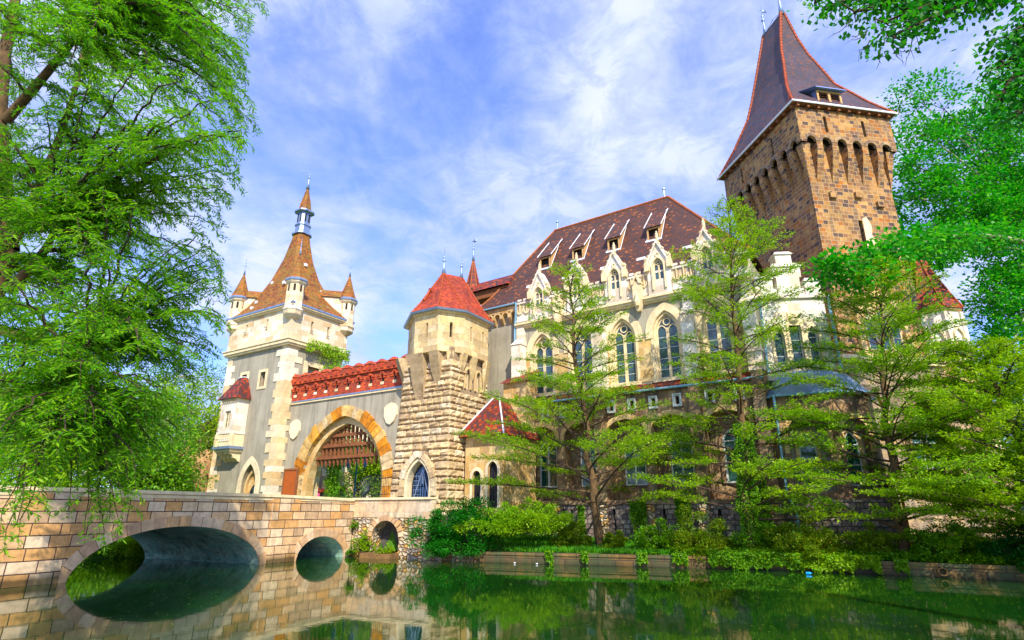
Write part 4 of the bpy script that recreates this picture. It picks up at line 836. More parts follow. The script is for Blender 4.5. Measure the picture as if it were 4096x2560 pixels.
for x in (-2.1, 1.2, 4.45, 7.35, 10.7):
    z0 = K(19.5); y = .8; m = MB(); m.add([(x - .32, y - .35, z0 - .45), (x + .32, y - .35, z0 - .45), (x + .32, y + .1, z0 + .5), (x - .32, y + .1, z0 + .5), (x - .32, y + .2, z0 - .45), (x + .32, y + .2, z0 - .45)], [(0, 1, 2, 3), (0, 3, 4), (1, 5, 2)]); m.build('skylight', M['whitemetal'], rf)

# ------------------------------------------------------------- stair turret with red spire and covered passage
st = thing('stair_turret', (-3.5, 47.4, 2.2), HH, 'slim round turret with narrow dark red spire and covered tiled passage behind the octagonal tower', 'turret')
m = MB(); m.lathe([(.5, 0), (.5, 18.7), (.62, 18.85), (.62, 19.0)], (0, 0, 0), 10); m.build('turret_wall', M['plaster_cream'], st)
m = MB(); m.lathe([(.78, 18.95), (.62, 19.5), (.06, 22.0)], (0, 0, 0), 8, R(22.5)); m.build('spire', M['roof_mixed'], st)
m = MB()
for k in range(8): a = R(22.5 + 45 * k); ridge_line(m, (0.78 * math.cos(a), 0.78 * math.sin(a), 19.0), (.62 * math.cos(a), .62 * math.sin(a), 19.5), .05, .3); ridge_line(m, (.62 * math.cos(a), .62 * math.sin(a), 19.5), (.06 * math.cos(a), .06 * math.sin(a), 22.0), .05, .3)
m.build('ridge_tile', M['brown_ridge'], st)
finial(st, 0, 0, 21.95, 2.3, .12, True)
m = MB(); m.add([(.5, -.9, 18.5), (4.4, -.9, 18.5), (4.4, .9, 18.5), (.5, .9, 18.5), (.5, 0, 19.6), (4.4, 0, 19.6)], [(0, 1, 5, 4), (3, 4, 5, 2), (0, 4, 3), (1, 2, 5)]); m.build('passage_roof', M['roof_mixed'], st)
m = MB(); m.box(.5, 4.4, -.6, .6, 17.8, 18.5); m.build('passage', M['oldwood'], st)

# ------------------------------------------------------------- small annex with mottled roofs
ax = thing('entrance_annex', (-3.15, 39.6, 2.2), HH, 'low grey annex with mottled red hipped roof between the octagonal tower and the hall', 'annex')
m = MB(); hh_ = [arch(1.0, .35, .8, 2.6, .4, 6), arch(2.3, .4, .6, 3.0, .55, 6)]
m.panel([(0, 0), (0, 5.2), (3.1, 5.2), (3.1, 0)], hh_, 0, .3); m.M = side(3.1); m.panel([(0, 0), (0, 5.2), (4, 5.2), (4, 0)], [], 0, .3); m.M = lside(0); m.panel([(-4, 0), (-4, 5.2), (0, 5.2), (0, 0)], [], 0, .3); m.M = None
m.build('wall', M['plaster_cream'], ax)
for c, h_, z0, zs, H_ in ((1.0, .35, .8, 2.6, .4), (2.3, .4, .6, 3.0, .55)): win(ax, None, c, h_, z0, zs, H_, .25, M['dark'], M['iron'], 3, 2, .05); surround(ax, None, c, h_, z0, zs, H_, .18, -.06, .1, M['quoin'])
m = MB(); m.loft([[(-.5, -.5, 5.2), (3.5, -.5, 5.2), (3.5, 4, 5.2), (-.5, 4, 5.2)], [(1.2, 1.5, 8.0), (1.7, 1.5, 8.0), (1.7, 4, 8.0), (1.2, 4, 8.0)]]); rf = m.build('roof', M['roof_mixed'], ax)
m = MB(); m.tube([(-.5, -.5, 5.2), (1.2, 1.5, 8.05)], .06, 5); m.tube([(3.5, -.5, 5.2), (1.7, 1.5, 8.05)], .06, 5); m.build('flashing', M['whitemetal'], rf)
m = MB(); m.box(1.3, 3.2, 2.6, 4.2, 5, 9.3); m.box(1.8, 2.1, 2.55, 2.6, 8.1, 8.8); m.build('rear_block', M['plaster_cream'], ax)
m = MB(); m.add([(1.1, 2.3, 9.2), (3.4, 2.3, 9.2), (3.4, 4.5, 10.4), (1.1, 4.5, 10.4)], [(0, 1, 2, 3)]); m.build('rear_roof', M['roof_mixed'], ax)

# ------------------------------------------------------------- projecting bay with three windows and zinc roof
BO2 = (15.15, 32.45)
cb = thing('chapel_bay', (*BO2, .5), 95, 'white stone bay with three pointed windows and pale blue zinc roof beside the great tower', 'chapel bay')
m = MB(); hol = [arch(.63, .30, K(10.7), K(12.4), .65, 7), arch(1.6, .34, K(10.7), K(13.0), .65, 7), arch(2.57, .30, K(10.7), K(12.4), .65, 7)]
m.panel([(-.3, K(9.8)), (-.3, K(14.9)), (3.55, K(14.9)), (3.55, K(9.8))], hol, 0, .35)
m.M = side(3.55); m.panel([(0, K(.5)), (0, K(14.9)), (4.5, K(14.9)), (4.5, K(.5))], [], 0, .2); m.M = None; m.M = Matrix.Rotation(0, 4, 'Z'); m.M = None
m.add([(-.3, 0, K(9.8)), (-.3, 0, K(14.9)), (-1.2, 2.5, K(14.9)), (-1.2, 2.5, K(9.8))], [(0, 1, 2, 3)]); m.build('upper_wall', M['white_trim'], cb)
for c, h_, zs in ((.63, .30, 12.4), (1.6, .34, 13.0), (2.57, .30, 12.4)):
    surround(cb, None, c, h_, K(10.7), K(zs), .65, .16, -.08, .1, M['trim'], 'window_surround'); win(cb, None, c, h_, K(10.7), K(zs), .65, .22, M['glass'], M['winframe'], 1, 3, .05, 'gothic_window', zs < 12.9)
m = MB(); m.box(1.3, 1.9, -.08, 0, K(13.1), K(13.9)); m.lathe([(.1, 0), (.3, .2), (.34, .4), (.1, .6)], (1.6, -.02, K(13.15)), 8); m.build('carved_relief', M['trim'], cb)
m = MB(); m.box(-.45, 3.7, -.15, 1.2, K(14.8), K(15.0)); m.box(-.3, .75, -.02, 1.0, K(15.0), K(16.1)); m.box(1.0, 2.35, -.02, 1.0, K(15.0), K(16.2)); m.box(2.6, 3.5, -.02, 1.0, K(15.0), K(15.9)); m.box(.75, 1.0, .1, .9, K(15), K(15.5)); m.box(2.35, 2.6, .1, .9, K(15), K(15.5))
for a, b, z in ((-.35, .8, 16.1), (2.55, 3.6, 15.9)): m.box(a, b, -.1, 1.05, K(z), K(z + .22), tx=.12, ty=.12)
m.build('parapet', M['white_trim'], cb)
m = MB(); m.box(.85, 2.5, .0, 1.2, K(16.2), K(16.9)); m.box(.75, 2.6, -.1, 1.3, K(16.9), K(17.15), tx=.2, ty=.15); m.box(1.2, 2.15, .15, 1.1, K(17.15), K(17.8)); m.box(1.1, 2.25, .05, 1.2, K(17.8), K(18.0), tx=.15, ty=.15); m.build('stepped_crown', M['white_trim'], cb)
B5 = [(-.8, .6), (-.35, -.75), (2.15, -1.75), (4.2, -1.35), (5.3, .3), (5.0, 2.5)]
def ins5(s): return [(2 + (x - 2) * s, 1.2 + (y - 1.2) * s) for x, y in B5]
low_arch = {1: (1.3, .95), 2: (1.05, .72)}
m = MB(); mg = []
for k in range(5):
    p, q = B5[k], B5[k + 1]; F, ln = line_frame(p, q); m.M = F; ho = []
    if k in low_arch: c, h_ = low_arch[k]; ho = [arch(c, h_, K(3.6), K(6.6), h_ * 1.05, 8)]
    m.panel([(0, K(3.2)), (0, K(8.75)), (ln, K(8.75)), (ln, K(3.2))], ho, 0, .6)
m.M = None; m.prism(ins5(.8), K(3.2), K(8.6)); m.build('lower_wall', M['brownash'], cb)
for k, (c, h_) in low_arch.items():
    F, ln = line_frame(B5[k], B5[k + 1]); surround(cb, F, c, h_, K(5.6), K(6.6), h_ * 1.05, .24, -.1, .1, M['plaster_cream'], 'arch_band')
    m = MB(F); m.box(c - h_, c + h_, .45, .5, K(3.6), K(8.2)); m.build('niche_wall', M['plaster'], cb)
    win(cb, F, c - .1, .42, K(3.9), K(6.0), .7, .4, M['glass_green'], M['winframe'], 1, 2, .07, 'arched_window', False); surround(cb, F, c - .1, .42, K(3.9), K(6.0), .7, .16, .3, .44, M['plaster_cream'])
m = MB()
F, ln = line_frame(B5[1], B5[2])
for a, b in zip(B5[:-1], B5[1:]): pass
m.loft([[(x, y, K(8.75)) for x, y in [(2 + (x - 2) * 1.06, 1.2 + (y - 1.2) * 1.08) for x, y in B5]], [(x, y, K(10.3)) for x, y in [(2 + (x - 2) * .72, 1.2 + (y - 1.2) * .50) for x, y in B5]]]); m.build('zinc_roof', M['zinc_roof'], cb)
m = MB(); q = [(2 + (x - 2) * 1.09, 1.2 + (y - 1.2) * 1.1, K(8.72)) for x, y in B5]; m.tube(q, .07, 6); m.build('gutter', M['drain'], cb)
m = MB(); m.panel([(0, 0), (0, 1), (1, 1), (1, 0)], [], 0, 0) if 0 else None
for k in range(5):
    F, ln = line_frame(B5[k], B5[k + 1]); m.M = F; m.box(-.1, ln + .1, -.25, .6, K(.3), K(3.2))
m.build('base_wall', M['darkstone'], cb)
m = MB(); m.tube([(-.5, -.95, K(8.7)), (-.55, -1.0, K(3.4)), (-.3, -1.2, K(2.8)), (-.3, -1.2, K(.5))], .075, 8); m.build('downpipe', M['drain'], cb); m = MB(); m.tube([(3.75, -.15, K(14.9)), (3.75, -.15, K(10.4))], .08, 8); m.build('downpipe', M['drain'], cb); m = MB(); m.tube([(-.2, -.15, K(14.9)), (-.3, -.15, K(10.2))], .06, 6); m.build('downpipe', M['drain'], cb)
m = MB(); m.tube([(4.75, -1.4, K(8.7)), (4.9, -1.5, K(7.8)), (4.9, -1.45, K(.5))], .075, 8); m.build('downpipe', plain('rusty orange pipe', (.45, .17, .05), .7, .3, 3, .2), cb)

# ------------------------------------------------------------- great tower
TO = (21.53, 36.0)
tw = thing('great_tower', (*TO, .5), 80, 'tall square keep of brown and orange stone with arched corbels and a huge slate roof', 'castle tower')
TW, TD = 6.7, 8.8
m = MB(); m.panel([(0, K(12.3)), (0, K(29)), (TW, K(29)), (TW, K(12.3))], [rect(3.3, 3.62, K(20.0), K(22.4))], 0, .4)
m.M = lside(0); m.panel([(-TD, K(12.3)), (-TD, K(29)), (0, K(29)), (0, K(12.3))], [], 0, .3); m.M = side(TW); m.panel([(0, K(12.3)), (0, K(29)), (TD, K(29)), (TD, K(12.3))], [], 0, .3); m.M = None
m.add([(0, TD, K(12.3)), (TW, TD, K(12.3)), (TW, TD, K(29)), (0, TD, K(29))], [(0, 1, 2, 3)]); m.build('shaft_wall', M['tower'], tw)
m = MB(); m.box(3.25, 3.65, .35, .4, K(19.9), K(22.5)); m.build('loophole', M['dark'], tw)
m = MB(); m.xz([(3.62, K(20.0)), (3.7, K(22.6)), (4.05, K(22.75)), (4.35, K(22.0)), (4.2, K(21.3)), (4.5, K(20.9)), (4.35, K(20.1))], -.006, .05); m.build('plaster_patch', M['trim'], tw)
q = .65; zc0, zc1 = K(25.3), K(28.2)
m = MB()
sl1 = [rect(1.55, 1.8, K(29.2), K(30.6)), rect(4.75, 5.0, K(29.2), K(30.6))]
def toothed(u0, u1, n, zlo, zarc):
    """lower edge of the top storey: a row of small arches"""
    pts = [(u0, zlo)]; 
    stp = (u1 - u0 - .5) / n
    for k in range(n):
        c = u0 + .25 + stp * (k + .5); h_ = stp * .30; pts += [(c - h_, zlo)] + [(c - h_ * math.cos(a), zarc + h_ * math.sin(a)) for a in np.linspace(0, math.pi, 6)] + [(c + h_, zlo)]
    return pts + [(u1, zlo)]
nR, nL = 6, 8
low_ = toothed(-q, TW + q, nR, zc1, zc1 + .15); m.panel(low_ + [(TW + q, K(31.15)), (-q, K(31.15))], sl1, -q, .5)
m.M = lside(-q); lowL = toothed(-TD - q, q, nL, zc1, zc1 + .15); m.panel(lowL + [(q, K(31.15)), (-TD - q, K(31.15))], [rect(-2.6, -2.35, K(29.2), K(30.6)), rect(-6.9, -6.65, K(29.2), K(30.6))], 0, .5)
m.M = side(TW + q); lowR = toothed(-q, TD + q, nL, zc1, zc1 + .15); m.panel(lowR + [(TD + q, K(31.15)), (-q, K(31.15))], [], 0, .5)
m.M = None; m.add([(-q, TD + q, zc1), (TW + q, TD + q, zc1), (TW + q, TD + q, K(31.15)), (-q, TD + q, K(31.15))], [(0, 1, 2, 3)])
m.build('top_storey', M['tower'], tw)
m = MB(); m.box(-q + .5, TW + q - .5, -q + .5, TD + q - .5, K(28.6), K(31)); m.build('loophole', M['dark'], tw)
m = MB()
def wedge(mm, c, wdt):
    h_ = wdt / 2; mm.add([(c - h_, 0, zc0), (c + h_, 0, zc0), (c - h_, 0, zc1 + .02), (c + h_, 0, zc1 + .02), (c - h_, -q, zc1 + .02), (c + h_, -q, zc1 + .02), (c - h_, -q, zc1 - .5), (c + h_, -q, zc1 - .5)], [(0, 1, 7, 6), (6, 7, 5, 4), (0, 6, 4, 2), (1, 3, 5, 7), (2, 4, 5, 3)])
def row(mm, u0, u1, n):
    stp = (u1 - u0 - .5) / n
    for k in range(n + 1):
        c = u0 + .25 + stp * k; 
        if u0 + q - .05 < c < u1 - q + .05: wedge(mm, c, stp * .4)
row(m, -q, TW + q, nR); m.M = lside(0); row(m, -TD - q, q, nL); m.M = side(TW); row(m, -q, TD + q, nL); m.M = None
for x, y, sx, sy in ((0, 0, -1, -1), (TW, 0, 1, -1), (0, TD, -1, 1)): m.loft([[(x, y, zc0 - .3), (x + .01, y, zc0 - .3), (x + .01, y + .01, zc0 - .3), (x, y + .01, zc0 - .3)], [(x - .2 * sx, y + sy * q * .75, zc1), (x + sx * q * .75, y + sy * q * .75, zc1), (x + sx * q * .75, y - .2 * sy, zc1), (x - .2 * sx, y - .2 * sy, zc1)]])
m.build('corbels', M['tower'], tw)
# arch stones over the corbel row, darker
m = MB()
def ar(mm, u0, u1, n, y):
    stp = (u1 - u0 - .5) / n
    for k in range(n):
        c = u0 + .25 + stp * (k + .5); h_ = stp * .30
        mm.ring([(c - (h_ + .24) * math.cos(a), zc1 + .15 + (h_ + .24) * math.sin(a)) for a in np.linspace(0, math.pi, 8)], [(c - h_ * math.cos(a), zc1 + .15 + h_ * math.sin(a)) for a in np.linspace(0, math.pi, 8)], y - .03, y + .2)
ar(m, -q, TW + q, nR, -q); m.M = lside(-q); ar(m, -TD - q, q, nL, 0); m.M = None; m.build('arch_stones', M['brownash'], tw)
m = MB(); m.prism([(-q - .3, -q - .3), (TW + q + .3, -q - .3), (TW + q + .3, TD + q + .3), (-q - .3, TD + q + .3)], K(31.3), K(31.4))
for u in np.arange(-q, TW + q, .85): m.box(u, u + .2, -q - .28, -q + .1, K(31.08), K(31.3))
for v in np.arange(-q, TD + q, .85): m.box(-q - .28, -q + .1, v, v + .2, K(31.08), K(31.3))
m.build('eaves_soffit', M['oldwood'], tw)
ov = q + .35; mu, mv = TW / 2, TD / 2 + .2
def ring4(a, b, z, c=(mu, mv)): return [(c[0] - a, c[1] - b, z), (c[0] + a, c[1] - b, z), (c[0] + a, c[1] + b, z), (c[0] - a, c[1] + b, z)]
RR = [ring4(mu + ov, TD / 2 + ov, K(31.38), (mu, TD / 2))] + [[(a, c, K(z)), (b, c, K(z)), (b, d_, K(z)), (a, d_, K(z))] for a, b, c, d_, z in ((-.2, 6.7, .2, 8.0, 33.3), (.25, 6.15, .8, 7.4, 34.5), (.95, 5.45, 1.6, 7.1, 36), (1.55, 5.1, 2.2, 6.9, 38), (2.0, 4.5, 2.7, 6.6, 40), (2.45, 4.0, 3.0, 6.3, 42), (3.2, 3.5, 3.35, 6.0, 45.1))]
m = MB(); m.loft(RR); rf = m.build('roof', M['roof_tower'], tw)
m = MB()
for k in (0, 1, 3):
    for a, b in zip(RR, RR[1:]): ridge_line(m, a[k], b[k], .14, .36)
m.build('ridge_tile', M['ridge'], rf)
m = MB(); ov2 = ov + .05
m.tube([(-ov2, TD + ov2, K(31.4)), (-ov2, -ov2, K(31.4)), (TW + ov2, -ov2, K(31.4)), (TW + ov2, TD + ov2, K(31.4))], .09, 6); m.build('gutter', M['whitemetal'], rf)
m = MB()
for u in np.arange(-1.2, TW + 1.5, .85): m.tube([(u, -ov + .2, K(31.5)), (u, -ov + .1, K(31.95))], .02, 4)
for v in np.arange(-1.2, TD + 1.5, .95): m.tube([(-ov + .2, v, K(31.5)), (-ov + .1, v, K(31.95))], .02, 4)
m.build('snow_guard', M['ridge'], rf)
# dormer on the right face
y0 = -.45; z0, z1_ = K(32.0), K(33.15); u0, u1 = 1.6, 3.7
m = MB(); m.add([(u0 - .25, y0 - .35, z1_), (u1 + .25, y0 - .35, z1_), (u1 + .25, 1.1, z1_ + .45), (u0 - 1.4, 1.1, z1_ + .45)], [(0, 1, 2, 3)]); m.add([(u0 - .25, y0 - .35, z1_ + .07), (u1 + .25, y0 - .35, z1_ + .07), (u1 + .25, 1.1, z1_ + .52), (u0 - 1.4, 1.1, z1_ + .52)], [(0, 1, 2, 3)]); m.box(u0 - .25, u1 + .25, y0 - .37, y0 - .34, z1_, z1_ + .07); dm = m.build('dormer', M['zinc_roof'], rf)
m = MB()
for u in (u0, u1): m.add([(u, y0, z0), (u, y0, z1_), (u, 1.2, z1_ + .4), (u, 1.2, z0)], [(0, 1, 2, 3)])
m.build('dormer_cheek', M['zinc_roof'], dm)
m = MB(); m.ring(rect(u0, u1, z0, z1_), rect(u0 + .16, u1 - .16, z0 + .16, z1_ - .12), y0 - .05, y0 + .08, closed=True); m.box((u0 + u1) / 2 - .1, (u0 + u1) / 2 + .1, y0 - .05, y0 + .08, z0, z1_); m.build('dormer_frame', M['palewood'], dm)
m = MB(); m.box(u0 - .1, u1 + .1, y0 - .15, y0 + .1, z0 - .16, z0); m.build('dormer_sill', M['whitemetal'], dm)
m = MB(); m.box(u0 + .1, u1 - .1, y0 + .6, y0 + .62, z0, z1_); m.build('dormer_opening', M['dark'], dm)
m = MB()
for k in range(5): m.box(u0 + .15, u1 - .15, y0 + .2, y0 + .24, z0 + .2 + k * .2, z0 + .26 + k * .2)
m.build('louvre', M['oldwood'], dm)
finial(rf, mu, 3.45, K(44.9), 4.2, .24); finial(rf, mu, 5.9, K(44.9), 3.6, .2, True)
m = MB(); m.tube([(mu, mv - 1.3, K(45.2)), (mu, mv, K(45.6)), (mu, mv + 1.3, K(45.2))], .03, 4); m.build('lightning_wire', M['zinc'], rf)
for u, z in ((1.3, 24.0), (3.4, 24.2), (5.1, 23.6)): m = MB(); m.box(u, u + .55, -.22, 0, K(z), K(z + .45)); m.build('projecting_stone', M['tower'], tw)
# broad lower block
m = MB(); m.panel([(-2.2, K(.4)), (-2.2, K(12.3)), (8.2, K(12.3)), (8.2, K(.4))], [arch(5.0, 1.5, K(4.2), K(7.2), 2.3, 10)], -.2, .9)
m.M = side(8.2); m.panel([(-.2, K(.4)), (-.2, K(12.3)), (TD, K(12.3)), (TD, K(.4))], [], 0, .3); m.M = lside(-2.2); m.panel([(-TD, K(.4)), (-TD, K(12.3)), (.2, K(12.3)), (.2, K(.4))], [], 0, .3); m.M = None; m.box(-2.1, 8.1, -.1, TD, K(12.1), K(12.3)); m.build('base_block', M['tower_lower'], tw)
m = MB(); m.box(3.4, 6.6, .65, .7, K(4), K(10)); m.build('niche_wall', M['darkstone'], tw)
surround(tw, None, 5.0, 1.5, K(4.2), K(7.2), 2.3, .45, -.3, .2, M['brownash'], 'arch_band', 10)
for x in (4.35, 5.65): win(tw, None, x, .5, K(4.3), K(6.8), .9, .4, M['glass_green'], M['winframe'], 1, 2, .09, 'gothic_window', True)
m = MB(); m.box(-.5, 7.8, -.55, .1, K(11.95), K(12.2)); m.box(-.5, 7.8, -.42, .1, K(11.75), K(11.95)); m.build('string_course', M['trim'], tw)
surround(tw, None, 3.3, 1.55, K(12.3), K(14.6), 1.9, .4, -.25, .05, M['plaster_cream'], 'arch_band', 10)
m = MB(); m.xz(arch(3.3, 1.55, K(12.3), K(14.6), 1.9, 10), -.06, -.02); m.build('arch_field', M['plaster_cream'], tw)
for k in range(3): x = 2.35 + k * .95; win(tw, None, x, .36, K(12.7), K(14.5 + (k == 1) * .4), .62, -.1, M['glass'], M['trim'], 1, 2, .08, 'gothic_window', k != 1); 
# corner turret to the right
ct = thing('corner_turret', (29.6, 38.2, .5), 80, 'pale carved stone corner turret with dark red conical roof right of the great tower', 'turret')
m = MB(); m.lathe([(1.35, 8.6), (1.75, 9.8), (1.75, 10.4), (1.85, 10.45), (1.85, 10.6), (1.62, 10.65), (1.62, 15.0), (1.85, 15.15), (1.85, 15.3)], (0, 0, 0), 8, R(22.5)); m.build('turret_wall', M['plaster_cream'], ct)
m = MB(); m.lathe([(1.68, 12.95), (1.72, 13.0), (1.68, 15.1), (1.78, 15.12)], (0, 0, 0), 8, R(22.5))
for k in range(8):
    a = R(22.5 + 45 * k); x, y = 1.68 * math.cos(a), 1.68 * math.sin(a); m.box(x - .13, x + .13, y - .13, y + .13, 10.6, 15.0); m.lathe([(.02, 0), (.22, .15), (.18, .35), (.02, .5)], (x * 1.06, y * 1.06, 14.0), 5)
m.build('carved_panel', M['white_trim'], ct)
m = MB(); m.lathe([(1.95, 15.25), (1.5, 16.2), (.7, 18.3), (.08, 20.6)], (0, 0, 0), 8, R(22.5)); m.build('turret_roof', M['roof_mixed'], ct)
m = MB()
for k in range(8):
    a = R(22.5 + 45 * k); c, s = math.cos(a), math.sin(a)
    for (r0, z0), (r1, z1_) in (((1.95, 15.3), (1.5, 16.25)), ((1.5, 16.25), (.7, 18.35)), ((.7, 18.35), (.08, 20.6))): ridge_line(m, (r0 * c, r0 * s, z0), (r1 * c, r1 * s, z1_), .09, .3)
m.build('ridge_tile', M['ridge'], ct)
for k in range(8):
    a = R(45 * k); c, s = math.cos(a), math.sin(a); r_ = 1.53; F = Matrix(((-s, -c, 0, r_ * c), (c, -s, 0, r_ * s), (0, 0, 1, 0), (0, 0, 0, 1)))
    if k in (5, 6, 7): 
        win(ct, F, 0, .38, 11.3, 12.6, 0, -.05, M['glass'], M['trim'], 2, 1, .09); m = MB(F); m.ring(arch(0, .42, 13.1, 13.2, .75, 6), arch(0, .32, 13.1, 13.2, .6, 6), -.2, 0); m.build('blind_arch', M['trim'], ct)
m = MB(); m.box(-2.4, 2.6, -.5, 3, 0, 9.6); m.build('base_block', M['brownash'], ct)
m = MB(); m.box(1.3, 2.5, -.62, -.5, 5.4, 7.0); m.build('stone_frame', M['trim'], ct)
# ------------------------------------------------------------- vegetation tools
CT, ST = math.cos(R(18.555)), math.sin(R(18.555))
def at(x, y, Yd):
    """world point seen at photo position (x, y) of 1024x640 at distance Yd"""
    a = (x - 512) / 572; b = (320 - y) / 572; d = Vector((a, CT - b * ST, ST + b * CT)); t_ = Yd / d.y
    return Vector((0, 0, 2.6)) + d * t_
def leaves(name, P, D, ln, wd, mat, parent=None, up=.6, rng=None, jit=.5, fold=.0):
    """one small diamond face per leaf, at points P pointing along D"""
    rng = rng or RNG; n = len(P); D = D + rng.normal(0, jit, (n, 3)); D /= np.linalg.norm(D, axis=1)[:, None] + 1e-9
    U = rng.normal(0, 1, (n, 3)); U[:, 2] = np.abs(U[:, 2]) + up * 2; Sd = np.cross(D, U); Sd /= np.linalg.norm(Sd, axis=1)[:, None] + 1e-9
    l = (ln * rng.uniform(.65, 1.3, n))[:, None]; w_ = (wd * rng.uniform(.7, 1.25, n))[:, None]
    V = np.stack([P, P + D * l * .5 + Sd * w_ * .5, P + D * l, P + D * l * .5 - Sd * w_ * .5], 1).reshape(-1, 3)
    F = np.arange(4 * n).reshape(n, 4); return np_mesh(name, V, F, mat, parent)
def segs(name, A, B, ra, rb, mat, parent=None, k=5):
    """tapered sticks between point pairs, one mesh"""
    A, B = np.asarray(A, float), np.asarray(B, float); ra, rb = np.asarray(ra), np.asarray(rb); n = len(A)
    d = B - A; d /= np.linalg.norm(d, axis=1)[:, None] + 1e-9; ref = np.where(np.abs(d[:, 2:3]) < .9, [[0, 0, 1.]], [[1., 0, 0]])
    u = np.cross(d, ref); u /= np.linalg.norm(u, axis=1)[:, None] + 1e-9; v = np.cross(d, u)
    ang = 2 * math.pi * np.arange(k) / k; c, s = np.cos(ang)[None, :, None], np.sin(ang)[None, :, None]
    off = u[:, None] * c + v[:, None] * s; V = np.concatenate([A[:, None] + off * ra[:, None, None], B[:, None] + off * rb[:, None, None]], 1).reshape(-1, 3)
    base = (np.arange(n) * 2 * k)[:, None]; i = np.arange(k)[None]; j = (i + 1) % k
    F = np.stack([base + i, base + j, base + k + j, base + k + i], 2).reshape(-1, 4); return np_mesh(name, V, F, mat, parent, smooth=True)
class Sk:
    def __init__(s): s.A, s.B, s.ra, s.rb = [], [], [], []; s.P, s.D = [], []
    def path(s, pts, r0, r1):
        n = len(pts) - 1
        for i in range(n):
            s.A.append(pts[i]); s.B.append(pts[i + 1]); s.ra.append(r0 + (r1 - r0) * i / n); s.rb.append(r0 + (r1 - r0) * (i + 1) / n)
    def leaf(s, p, d): s.P.append(p); s.D.append(d)
def bez(a, b, c, n):
    t_ = np.linspace(0, 1, n + 1)[:, None]; a, b, c = map(lambda q: np.array(q, float), (a, b, c)); return (1 - t_) ** 2 * a + 2 * t_ * (1 - t_) * b + t_ ** 2 * c
def unit(v): return v / (np.linalg.norm(v) + 1e-9)
def tree_root(name, loc, label, cat, group=None):
    o = bpy.data.objects.new(name, None); link(o); o.location = loc; return tag(o, label, cat, group)
def finish(sk, root, off, leafmat, ln, wd, bark, per, spread, up=.6, jit=.5, thick=None, rng=None, sides=5):
    rng = rng or RNG; off = np.array(off)
    A, B, ra, rb = np.array(sk.A) - off, np.array(sk.B) - off, np.array(sk.ra), np.array(sk.rb)
    big = ra > (thick or .07)
    segs('trunk', A[big], B[big], ra[big], rb[big], bark, root, 9); segs('branches', A[~big], B[~big], ra[~big], rb[~big], M['bark_dark'], root, 3)
    P, D = np.array(sk.P), np.array(sk.D); P = np.repeat(P, per, 0) + rng.normal(0, spread, (len(P) * per, 3)) * (1, 1, .6); D = np.repeat(D, per, 0)
    return leaves('crown', P - off, D, ln, wd, leafmat, root, up, rng, jit)

def layered_tree(root, base, topp, Lmax, leafmat, nb=46, zlow=.16, seed=1, bark=None, r0=.32, dens=1., per=5, prof=None, bare=0.25, lean=None, ln=.13, wd=.07):
    """upright tree with level, tiered sprays"""
    rng = np.random.default_rng(seed); sk = Sk(); base = np.array(base, float); topp = np.array(topp, float); Ht = topp[2] - base[2]
    n = 14; tr = [base + (topp - base) * i / n + (0 if i in (0, n) else rng.normal(0, .10, 3) * (1, 1, 0)) for i in range(n + 1)]
    if lean: 
        for i in range(n + 1): tr[i] = tr[i] + np.array(lean) * math.sin(math.pi * i / n)
    sk.path(tr, r0, .03); sk.A.append(base - (0, 0, .6)); sk.B.append(base); sk.ra.append(r0 * 1.5); sk.rb.append(r0)
    for k in range(nb):
        t_ = zlow + (1 - zlow) * (k / nb) ** .95 * .985; i = min(n - 1, int(t_ * n)); p = tr[i] + (tr[i + 1] - tr[i]) * (t_ * n - i)
        az = k * 2.39996 + rng.normal(0, .35); Lb_ = (prof(t_) if prof else (1 - t_) ** .7) * Lmax * rng.uniform(.72, 1.1); el = .12 + .75 * t_ + rng.normal(0, .17)
        out = np.array([math.cos(az), math.sin(az), 0]); lat = np.array([-out[1], out[0], 0])
        c = p + out * Lb_ * .55 * math.cos(el) + np.array([0, 0, Lb_ * .55 * math.sin(el)]); e = p + out * Lb_ * math.cos(el * .6) + np.array([0, 0, Lb_ * (math.sin(el) * .55 + .02)]) + lat * rng.normal(0, .12) * Lb_
        m_ = max(5, int(Lb_ / .35)); pts = bez(p, c, e, m_); sk.path(list(pts), max(.018, r0 * .30 * (1 - t_ * .6)), .012)
        s_ = bare * Lb_; 
        while s_ < Lb_:
            f = s_ / Lb_; q = pts[min(m_, int(f * m_))]; dr = unit(pts[min(m_, int(f * m_) + 1)] - pts[max(0, int(f * m_) - 1)])
            for sd in (-1, 1):
                if rng.random() < .12: continue
                ls = ((1 - f) * Lb_ * .42 + .35) * rng.uniform(.6, 1.15); d_ = unit(dr * .75 + sd * unit(np.cross(dr, (0, 0, 1))) * .8 + np.array([0, 0, rng.normal(.08, .12)]))
                tip = q + d_ * ls; mid = q + d_ * ls * .5 + np.array([0, 0, .04]); sk.path([q, mid, tip], .012, .005)
                na = max(2, int(ls / .20 * dens))
                for a in range(na):
                    g = .22 + .8 * (a + rng.random()) / na; w_ = unit(np.cross(d_, (0, 0, 1))) * rng.normal(0, .16 * (1.15 - g) * ls + .05); sk.leaf(q + d_ * ls * g + w_, d_ + unit(np.cross(d_, (0, 0, 1))) * rng.normal(0, .6))
            s_ += .34 / dens ** .5
        for a in range(3): sk.leaf(e + rng.normal(0, .1, 3), unit(e - c))
    return finish(sk, root, base, leafmat, ln, wd, bark or M['bark'], per, .085, .9, .55, rng=rng)
